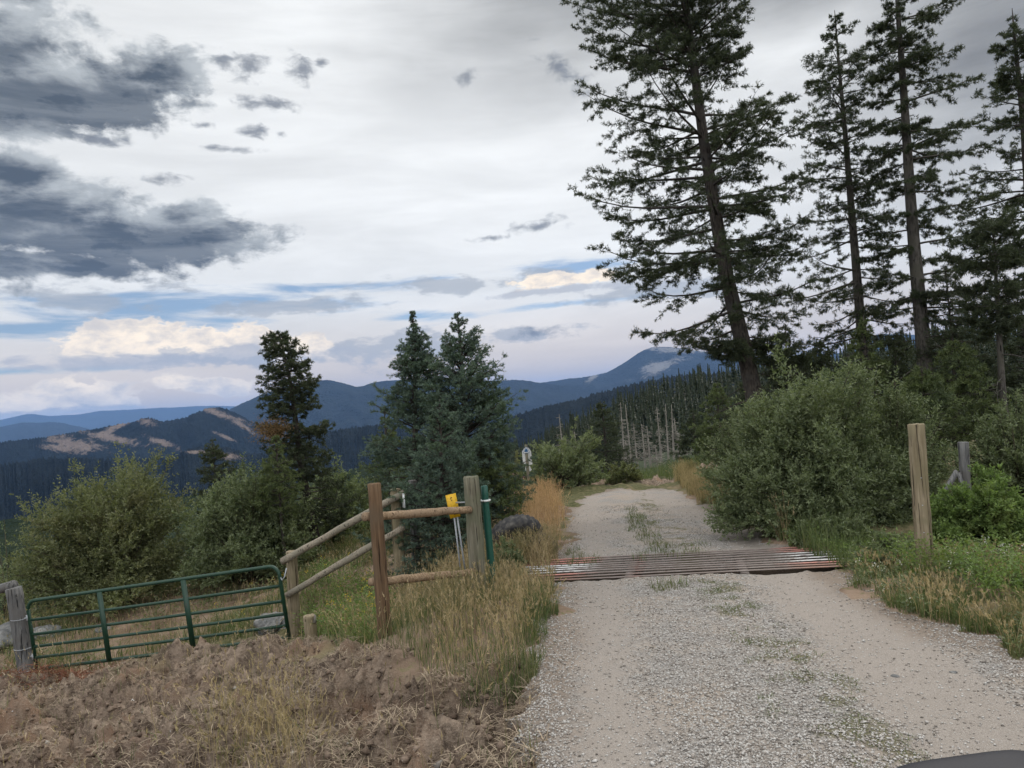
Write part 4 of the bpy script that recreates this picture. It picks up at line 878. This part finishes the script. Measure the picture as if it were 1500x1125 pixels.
# stump by gate
st = empty('post_stump', hit(455, 935), 'short weathered cut stump between the gate end and the weeds', 'stump')
b, tp, mb = upost(453, 902, 940, 10.9, 19, 0, 12, px2=457); mb.build('stump_shaft', MAT['post_tan'], st, True)
mb = MB(); q = P(461, 912, 10.85); mb.tube([q, q+np.array([.02, 0, .14])], [.03, .008], 5); mb.build('splinter', MAT['snag'], st)
# lone post right
lp_ = empty('wooden_post', hit(1356, 860), 'lone tall tan wooden post standing on the right verge', 'post')
b, tp, mb = upost(1342, 622, 858, 8.1, 24, 0, 13, px2=1357); mb.build('post_shaft', MAT['post_tan'], lp_, True)
for k in range(3): mb = MB(); q = P(1349+k*2, 700+k*40, 7.985); mb.tube([q, q+np.array([0, -.012, 0])], .005, 6); mb.build('staple', MAT['galv'], lp_)
# old post with broken boards
op = empty('old_post', P(1412, 760, 10.2), 'old grey split post with broken boards half buried in the bright shrub', 'post')
b, tp, mb = upost(1411, 648, 760, 10.6, 15, 0, 14, px2=1417); mb.build('post_shaft', MAT['post_weathered'], op, True)
for (a, bb, w) in (((1402, 690), (1372, 740), .07), ((1404, 692), (1412, 722), .05), ((1398, 712), (1410, 730), .03)):
    pa = P(*a, 10.5); pb = P(*bb, 10.4); d = norm(pb-pa); sd = norm(np.cross(d, [0, 1., 0])); mb = MB(); mb.box((pa+pb)/2, (w, .03, np.linalg.norm(pb-pa)), np.array([sd, norm(np.cross(d, sd)), d])); mb.build('board', MAT['post_weathered'], op)
# green pole
gpn = empty('metal_pole', hit(722, 880), 'dark green metal pole standing close beside the grey green brace post', 'pole')
b, tp, mb = upost(709, 712, 880, 9.35, 11, 0, 15, px2=724); mb.build('pole_shaft', MAT['pole_green'], gpn, True)
mb = MB(); q = P(711, 733, 9.35); mb.tube([P(707, 734, 9.3), q-np.array([0, .06, 0]), P(717, 733, 9.35)], .013, 6); mb.tube([q+np.array([math.cos(a)*.056, math.sin(a)*.056, 0]) for a in np.linspace(0, 6.28, 17)], .013, 6, False); mb.build('band', MAT['white'], gpn, True)
# yellow marker
ym = empty('marker_sign', hit(682, 850), 'narrow yellow marker plate on thin grey metal legs behind the brace rail', 'sign')
q0, q1 = P(660, 724, 9.55), P(667, 758, 9.55); d = norm(q0-q1); sd = norm(np.cross([0, 1., 0], d)); sd = norm(sd*1.+np.array([0, .2, 0]))
mb = MB(); mb.box((q0+q1)/2, (.135, .008, np.linalg.norm(q1-q0)), np.array([sd, norm(np.cross(d, sd)), d])); ypl = mb.build('plate', MAT['yellow'], ym)
for u, v, r in ((0, .11, .009), (.0, .075, .007), (.0, -.11, .007), (-.012, .095, .006)):
    c = (q0+q1)/2+sd*u+d*v-norm(np.cross(d, sd))*0; c[1] -= .008; mb = MB(); mb.tube([c, c-np.array([0, .004, 0])], r, 8); mb.build('bolt', MAT['black'], ypl)
for k in (-1, 1):
    a_ = P(667+k*2, 752, 9.6); b_ = P(680+k*3.5, 850, 9.6); mb = MB(); mb.tube([a_, b_], .011, 6); mb.build('leg', MAT['galv'], ym, True)
mb = MB(); mb.tube([P(668, 736, 9.52), P(680, 736, 9.4), P(690, 734, 9.25)], .010, 6); mb.build('bracket', MAT['galv'], ym)
# trail sign
Ts = 24.; k = Ts/F
h = hit(776, 715); ts = empty('trail_sign', P(775, 716, Ts), 'white trail marker sign with blue triangle emblem on a slim post', 'sign')
mb = MB(); tp = P(770.3, 652, Ts); bb = P(775.6, 722, Ts); d = norm(tp-bb); sd = norm(np.cross([0, 1., 0], d)); fwd = norm(np.cross(d, sd)); 
if fwd[1] > 0: fwd = -fwd
bz = float(gbase(bb[0], Ts))-.2; b0 = bb-d*max(0, bb[2]-bz)
mb.tube([b0, tp+d*.02], .045, 8); mb.build('post', MAT['post_grey'], ts)
def plate(name, poly, mt, off, th=.006):
    poly = np.array(poly, float); n = len(poly); c0 = np.array([P(x, y, Ts) for x, y in poly])
    f = c0+fwd*off; bk = f-fwd*th; V = np.concatenate([f, bk]); me = bpy.data.meshes.new(name)
    F_ = [list(range(n)), list(range(2*n-1, n-1, -1))]+[[i, n+i, n+(i+1) % n, (i+1) % n] for i in range(n)]
    me.from_pydata([tuple(v) for v in V-np.array(ts.location)], [], F_); me.materials.append(MAT[mt]); o = bpy.data.objects.new(name, me); COL.objects.link(o); o.parent = ts; return o
tpl = plate('plate', [(764.5, 662), (767, 658), (770, 654.5), (774, 656), (777, 659.5), (778, 662), (780, 680), (775.5, 681.5), (769, 681.7), (766.5, 680)], 'white', -.048)
plate('lower_plate', [(769.5, 683.5), (776, 682.5), (779, 688.5), (776.5, 690.8), (772, 690), (769, 690.8)], 'white', -.048)
def rtri(s, cx=770.6, cy=659.3):
    P0 = [(0, -5.2), (4.9, 3.4), (-4.7, 3.8)]; out = []
    for i in range(3):
        a = np.array(P0[i]); l = np.array(P0[i-1]); r = np.array(P0[(i+1) % 3])
        for q in (a+(l-a)*.22, a+(l-a)*.07+(r-a)*.07, a+(r-a)*.22): out.append((cx+q[0]*s, cy+q[1]*s))
    return out
plate('emblem_border', rtri(1.25), 'blue', .054).parent = tpl; plate('emblem_ring', rtri(1.08), 'white', .060).parent = tpl; plate('emblem', rtri(.72), 'blue', .066).parent = tpl
# tires
def tire(c, axis, r, rt, label):
    e = empty('scrap_tire', c, label, 'tire', None); axis = norm(np.array(axis, float)); u = norm(np.cross(axis, [0, 0, 1.])); v = np.cross(axis, u)
    nU, nV = 56, 18; V = []; prof = []
    for j in range(nV):
        a = j*2*np.pi/nV; x = math.cos(a); y = math.sin(a); x = np.sign(x)*abs(x)**.75; y = np.sign(y)*abs(y)**.75; prof.append((x, y))
    for i in range(nU):
        a = i*2*np.pi/nU
        for j, (x, y) in enumerate(prof):
            tread = .018*rt/.1*(1 if (i % 2 == 0) else 0)*(1 if x > .6 else 0)
            rad = r-rt+x*rt*1.0+tread; V.append(np.array(c)+rad*(math.cos(a)*u+math.sin(a)*v)+axis*y*rt*1.0)
    i = np.arange(nU)[:, None]; j = np.arange(nV)[None]; Q = np.stack([i*nV+j, ((i+1) % nU)*nV+j, ((i+1) % nU)*nV+(j+1) % nV, i*nV+(j+1) % nV], -1).reshape(-1, 4)
    mb = MB(); mb.add(V, None, Q); mb.build('tread', MAT['rubber'], e, True)
    mb = MB(); th = np.linspace(0, 2*np.pi, 49)
    mb.tube([np.array(c)+(r-rt*1.75)*(math.cos(a)*u+math.sin(a)*v)-axis*rt*.93 for a in th], rt*.10, 6, False); mb.build('bead', MAT['rubber'], e, True)
c = P(755, 790, 12.2); tire(c, (-.25, .75, .55), .46, .145, 'large old black tire leaning among the grass beside the green pole')
c = P(787, 797, 12.35); tire(c, (.45, .55, .75), .34, .12, 'smaller black tire slumped against the right side of the large old tire')
# cattle guard
cgx = np.array([gdir[0], gdir[1], 0]); cgn = np.array([gnor[0], gnor[1], 0])
zl = float(gbase(GC[0], GC[1])); z1 = float(gbase(*(GC+gnor*.8))); z0 = float(gbase(*(GC-gnor*.8))); slope = (z1-z0)/1.6
zr = float(gbase(*(GC+gdir*1.8))); zq = float(gbase(*(GC-gdir*1.8))); sl2 = (zr-zq)/3.6
xa = norm(np.array([gdir[0], gdir[1], sl2])); ya = norm(np.array([gnor[0], gnor[1], slope])); za = np.cross(xa, ya)
e = bpy.data.objects.new('cattle_guard', None); COL.objects.link(e); mm4 = Matrix.Identity(4)
for i in range(3): mm4[i][0] = xa[i]; mm4[i][1] = ya[i]; mm4[i][2] = za[i]
mm4[0][3], mm4[1][3], mm4[2][3] = GC[0], GC[1], zl+.0; e.matrix_world = mm4
tag(e, 'rusty steel cattle guard of parallel pipes set across the road, ends painted red and white', 'cattle guard')
gr = guardmat('guard_red', (.40, .18, .145)); gw = guardmat('guard_white', (.52, .51, .50)); gu = guardmat('guard_rust', (.23, .13, .10))
NR_ = 10
for k in range(NR_):
    yv = -GD/2+.05+(GD-.1)*k/(NR_-1); mb = MB(); hw = GW/2-(.02 if k % 2 else 0)
    s = np.linspace(-hw, hw, 14); mb.tube(np.stack([s, 0*s+yv, .012*np.sin(s*1.3+k)*.4], 1), .036, 10, sq=.24)
    V = np.concatenate(mb.V); o = npmesh('pipe', V, np.concatenate(mb.T), np.concatenate(mb.Q), (gr if k >= 7 or k == 2 else gw if k in (3, 4, 5, 6) else gu), e, smooth=True)
for xx in (-GW/2-.06, -.75, .75, GW/2+.06):
    mb = MB(); mb.box((xx, 0, -.10), (.09, GD+.04, .12)); npmesh('beam', np.concatenate(mb.V), None, np.concatenate(mb.Q), gu, e)
# vehicle mirror at bottom right corner (the photograph was taken from a vehicle)
mc = P(1425, 1150, .95)
e = empty('wing_mirror', mc, 'dark rounded top edge of a vehicle mirror in the bottom right corner', 'mirror')
import bmesh
def superbox(name, c, size, mtl, ex=4., yshift=0.):
    bm = bmesh.new(); bmesh.ops.create_icosphere(bm, subdivisions=5, radius=1)
    for v in bm.verts:
        q = np.array(v.co); f = (np.abs(q)**ex).sum()**(-1/ex); q = q*f; v.co = Vector((q[0]*size[0]/2, q[1]*size[1]/2+yshift*q[0]**2, q[2]*size[2]/2))
    me = bpy.data.meshes.new(name); bm.to_mesh(me); bm.free(); me.materials.append(MAT[mtl])
    for pl in me.polygons: pl.use_smooth = True
    o = bpy.data.objects.new(name, me); COL.objects.link(o); o.parent = e; o.location = [float(v) for v in (np.array(c)-mc)]; o.rotation_euler = (0, -ROLL+.02, 0); return o
hc = P(1440, 1110, .95); hc = P(1440, 1112+100, .95)
superbox('housing', hc, (.235, .10, .155), 'dark_plastic', 4.6)
superbox('mirror_glass', hc-np.array([0, .048, 0]), (.20, .012, .12), 'mirror_glass', 4)
superbox('mount_arm', hc+np.array([.16, .02, -.04]), (.16, .05, .05), 'dark_plastic', 3)
# ------------------------------------------------------------------ air
HZ = 66000.
mb = MB(); mb.box((0, 0, 545), (2*HZ, 2*HZ, 2*1186)); V = np.concatenate(mb.V)
m = bpy.data.materials.new('haze'); m.use_nodes = True; t = NT(m.node_tree); o_ = t.n('ShaderNodeOutputMaterial')
pv = t.n('ShaderNodeVolumePrincipled', {'Color': (.27, .48, .92, 1), 'Density': 2.1e-5, 'Anisotropy': .0})
t.set(o_.inputs['Volume'], pv.outputs[0])
tag(npmesh('haze', V, None, np.concatenate(mb.Q), m), kind='stuff')
# ------------------------------------------------------------------ sky
SUN_EL, SUN_AZ = math.radians(48), math.radians(28)     # azimuth from +Y towards +X
w = bpy.data.worlds.new('World'); scn.world = w; w.use_nodes = True; t = NT(w.node_tree)
wo = t.n('ShaderNodeOutputWorld'); tc = t.n('ShaderNodeTexCoord').outputs['Generated']
sx = t.n('ShaderNodeSeparateXYZ', {0: tc}); dx, dy, dz = sx.outputs
AZ = t.m('ARCTAN2', dx, dy); EL = t.m('ARCSINE', dz)
sky = t.n('ShaderNodeTexSky'); sky.sky_type = 'NISHITA'; sky.sun_disc = False; sky.sun_elevation = SUN_EL; sky.sun_rotation = SUN_AZ; sky.altitude = 2000
skyc = t.mix(1., sky.outputs[0], (.060, .069, .074), 'MULTIPLY')
def azel(px, py): d = ray(px, py); return math.atan2(d[0], d[1]), math.asin(d[2])
V0 = t.vec(AZ, EL)
def amp(n, k=2.3): return t.add(t.mul(t.sub(n, .5), k), .5)
nE = amp(t.noise(t.vscale(V0, (1, 1.7, 1)), 34., 6, .6, .3))
nA = amp(t.noise(t.vscale(V0, (1, 1.9, 1)), 7., 10, .62, .3))      # billows
nB = amp(t.noise(t.vscale(V0, (1, 2.6, 1)), 13., 8, .62, .2))
nC = t.noise(t.vscale(V0, (1, 5.5, 1)), 2.6, 8, .58, .3)       # streaky sheet
nD = t.noise(t.vscale(V0, (1, 2.0, 1)), 2.2, 5, .5, .2)
def field(lst):
    out = None
    for (cx, cy, rx, ry, an) in lst:
        a, e_ = azel(cx, cy); an = math.radians(an)-0.0
        u = t.sub(AZ, a); v = t.sub(EL, e_); ca, sa = math.cos(an), math.sin(an)
        uu = t.mul(t.add(t.mul(u, ca), t.mul(v, sa)), F/rx); v2 = t.mul(t.sub(t.mul(v, ca), t.mul(u, sa)), F/ry)
        r = t.sub(1., t.m('SQRT', t.add(t.mul(uu, uu), t.mul(v2, v2))))
        out = r if out is None else t.m('MAXIMUM', out, r)
    return out
# high sheet
gaps = field([(230, 452, 360, 30, 0), (40, 480, 130, 26, 0), (620, 466, 110, 13, 0), (845, 392, 130, 20, 0), (500, 420, 170, 12, 0), (0, 545, 200, 8, 0), (330, 470, 90, 18, 0), (880, 440, 200, 8, 0)])
nS = amp(t.noise(t.vscale(V0, (1, 6.5, 1)), 6., 8, .62, .3), 2.6)
cover = t.sub(1., t.mul(t.ss(t.add(gaps, t.mul(t.sub(nS, .5), 1.25)), .08, .95), .85))
bri = t.add(t.ss(nC, .3, .75, .66, .84), t.ss(EL, .10, .30, 0., .05))
hi_dark = field([(1000, -110, 620, 250, 0), (1500, 60, 380, 230, 0)])
bri = t.mul(bri, t.ss(EL, .02, .13, .80, 1.)); bri = t.sub(bri, t.mul(t.ss(t.add(hi_dark, t.mul(t.sub(nD, .5), 1.1)), -.05, .75), .50))
glow = field([(820, 330, 560, 330, 0)]); bri = t.add(bri, t.mul(t.ss(glow, 0., 1.), .06))
warm = t.ss(EL, .0, .16, 1., 0.)
shc = t.mix(warm, (.985, 1., 1.0), (1.26, 1.03, .80))
sheet = t.mix(1., shc, t.n('ShaderNodeCombineColor', {0: bri, 1: bri, 2: bri}).outputs[0], 'MULTIPLY')
col = t.mix(cover, skyc, sheet)
# mid grey streaks low in the sky
st_f = field([(560, 510, 170, 24, 0), (760, 490, 75, 14, 0), (700, 415, 200, 16, 0), (120, 435, 120, 22, 0), (430, 450, 150, 14, 0), (960, 430, 120, 14, 0), (340, 520, 190, 20, 0)])
sd_ = t.ss(t.add(st_f, t.mul(t.sub(nB, .5), 2.0)), .0, .6)
col = t.mix(t.mul(sd_, .7), col, (.36, .39, .43))
# bright cumulus with flat bases
cum = [(60, 592, 130, 24, 3), (108, 574, 62, 26, 3), (160, 590, 50, 14, 0), (150, 505, 70, 26, 0), (210, 498, 90, 30, 0), (300, 500, 70, 26, 0), (360, 498, 60, 28, 0), (260, 560, 45, 14, -8), (330, 566, 60, 16, -5), (800, 412, 75, 14, 0), (870, 405, 40, 14, 0), (440, 505, 60, 18, 0)]
cf = field(cum); cd_ = t.add(cf, t.add(t.mul(t.sub(nB, .52), .9), t.mul(t.sub(nE, .5), .7))); cden = t.ss(cd_, .08, .32)
top = t.mul(t.ss(t.add(t.mul(nE, .55), t.mul(nB, .6)), .30, 1.0), .9)
cc = t.mix(top, (1.15, .98, .76), (.60, .57, .55)); col = t.mix(cden, col, cc)
# shaded base under the cumulus band
bs = field([(250, 528, 260, 15, 0), (60, 606, 150, 8, 0), (830, 424, 130, 8, 0)]); col = t.mix(t.mul(t.ss(t.add(bs, t.mul(t.sub(nB, .5), 1.5)), .0, .5), .7), col, (.42, .44, .49))
# dark clouds
dk = [(20, 90, 130, 90, 0), (110, 135, 170, 60, 5), (220, 108, 95, 42, 8), (40, 175, 75, 35, 0), (60, 315, 150, 80, 0), (180, 345, 190, 62, 0), (300, 348, 120, 40, -2), (250, 320, 90, 30, 8), (60, 385, 170, 26, 0), (30, 255, 90, 40, 0)]
df = field(dk); dd_ = t.add(df, t.add(t.mul(t.sub(nA, .5), .85), t.mul(t.sub(nE, .5), .42))); dden = t.ss(dd_, .02, .40)
core = t.ss(t.add(t.add(df, t.mul(t.sub(nD, .5), .8)), t.add(t.mul(t.sub(nA, .5), .9), t.mul(t.sub(nB, .5), .7))), .12, .95)
low = field([(170, 370, 260, 62, 0), (100, 150, 190, 55, 0)])
core = t.m('MAXIMUM', core, t.mul(t.ss(t.add(low, t.mul(t.sub(nA, .5), .9)), .0, .6), .85))
core = t.m('MINIMUM', 1., t.mul(core, t.ss(nS, .15, .75, .86, 1.08))); dc = t.mix(core, (.44, .47, .49), (.050, .068, .092)); col = t.mix(t.mul(dden, .96), col, dc)
sm = [(362, 100, 45, 24, 0), (330, 92, 25, 18, 0), (372, 150, 62, 13, -3), (370, 192, 34, 10, 0), (412, 196, 12, 9, 0), (345, 219, 42, 7, 0), (150, 206, 50, 9, -3), (684, 115, 26, 14, 0), (825, 105, 55, 20, -35), (445, 100, 36, 22, -10), (795, 330, 60, 12, 6), (715, 349, 36, 5, 0), (297, 184, 20, 7, 0), (470, 94, 16, 10, 0), (785, 488, 62, 14, 0), (240, 262, 40, 10, 0)]
sf = field(sm); sden = t.ss(t.add(sf, t.add(t.mul(t.sub(nE, .5), 1.3), t.mul(t.sub(nB, .5), .6))), .05, 1.15); col = t.mix(t.mul(sden, .85), col, (.17, .19, .225))
# sky behind and above the viewer brightened, added fill to light the ground
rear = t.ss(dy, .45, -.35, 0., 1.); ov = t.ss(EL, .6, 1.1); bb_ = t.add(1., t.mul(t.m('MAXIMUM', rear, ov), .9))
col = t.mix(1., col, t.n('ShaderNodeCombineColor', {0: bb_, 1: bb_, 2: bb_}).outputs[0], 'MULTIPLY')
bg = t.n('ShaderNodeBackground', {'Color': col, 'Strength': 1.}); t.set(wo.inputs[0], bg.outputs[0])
w.cycles.sampling_method = 'MANUAL'; w.cycles.sample_map_resolution = 512
sl = bpy.data.lights.new('sun', 'SUN'); sl.energy = 1.5; sl.angle = math.radians(11); sl.color = (1., .95, .87)
so = bpy.data.objects.new('sun', sl); COL.objects.link(so)
sdv = Vector((math.sin(SUN_AZ)*math.cos(SUN_EL), math.cos(SUN_AZ)*math.cos(SUN_EL), math.sin(SUN_EL)))
so.rotation_euler = sdv.to_track_quat('Z', 'Y').to_euler()
scn.view_settings.view_transform = 'Standard'; scn.view_settings.look = 'None'; scn.view_settings.exposure = 0.22; scn.view_settings.gamma = 1
scn.cycles.max_bounces = 6; scn.cycles.diffuse_bounces = 3; scn.cycles.transmission_bounces = 3; scn.cycles.volume_bounces = 0; scn.cycles.transparent_max_bounces = 8
print('faces', sum(len(o.data.polygons) for o in COL.objects if o.type == 'MESH'), 'GC', GC, gdir, 'ga', ga, 'gb', gb)
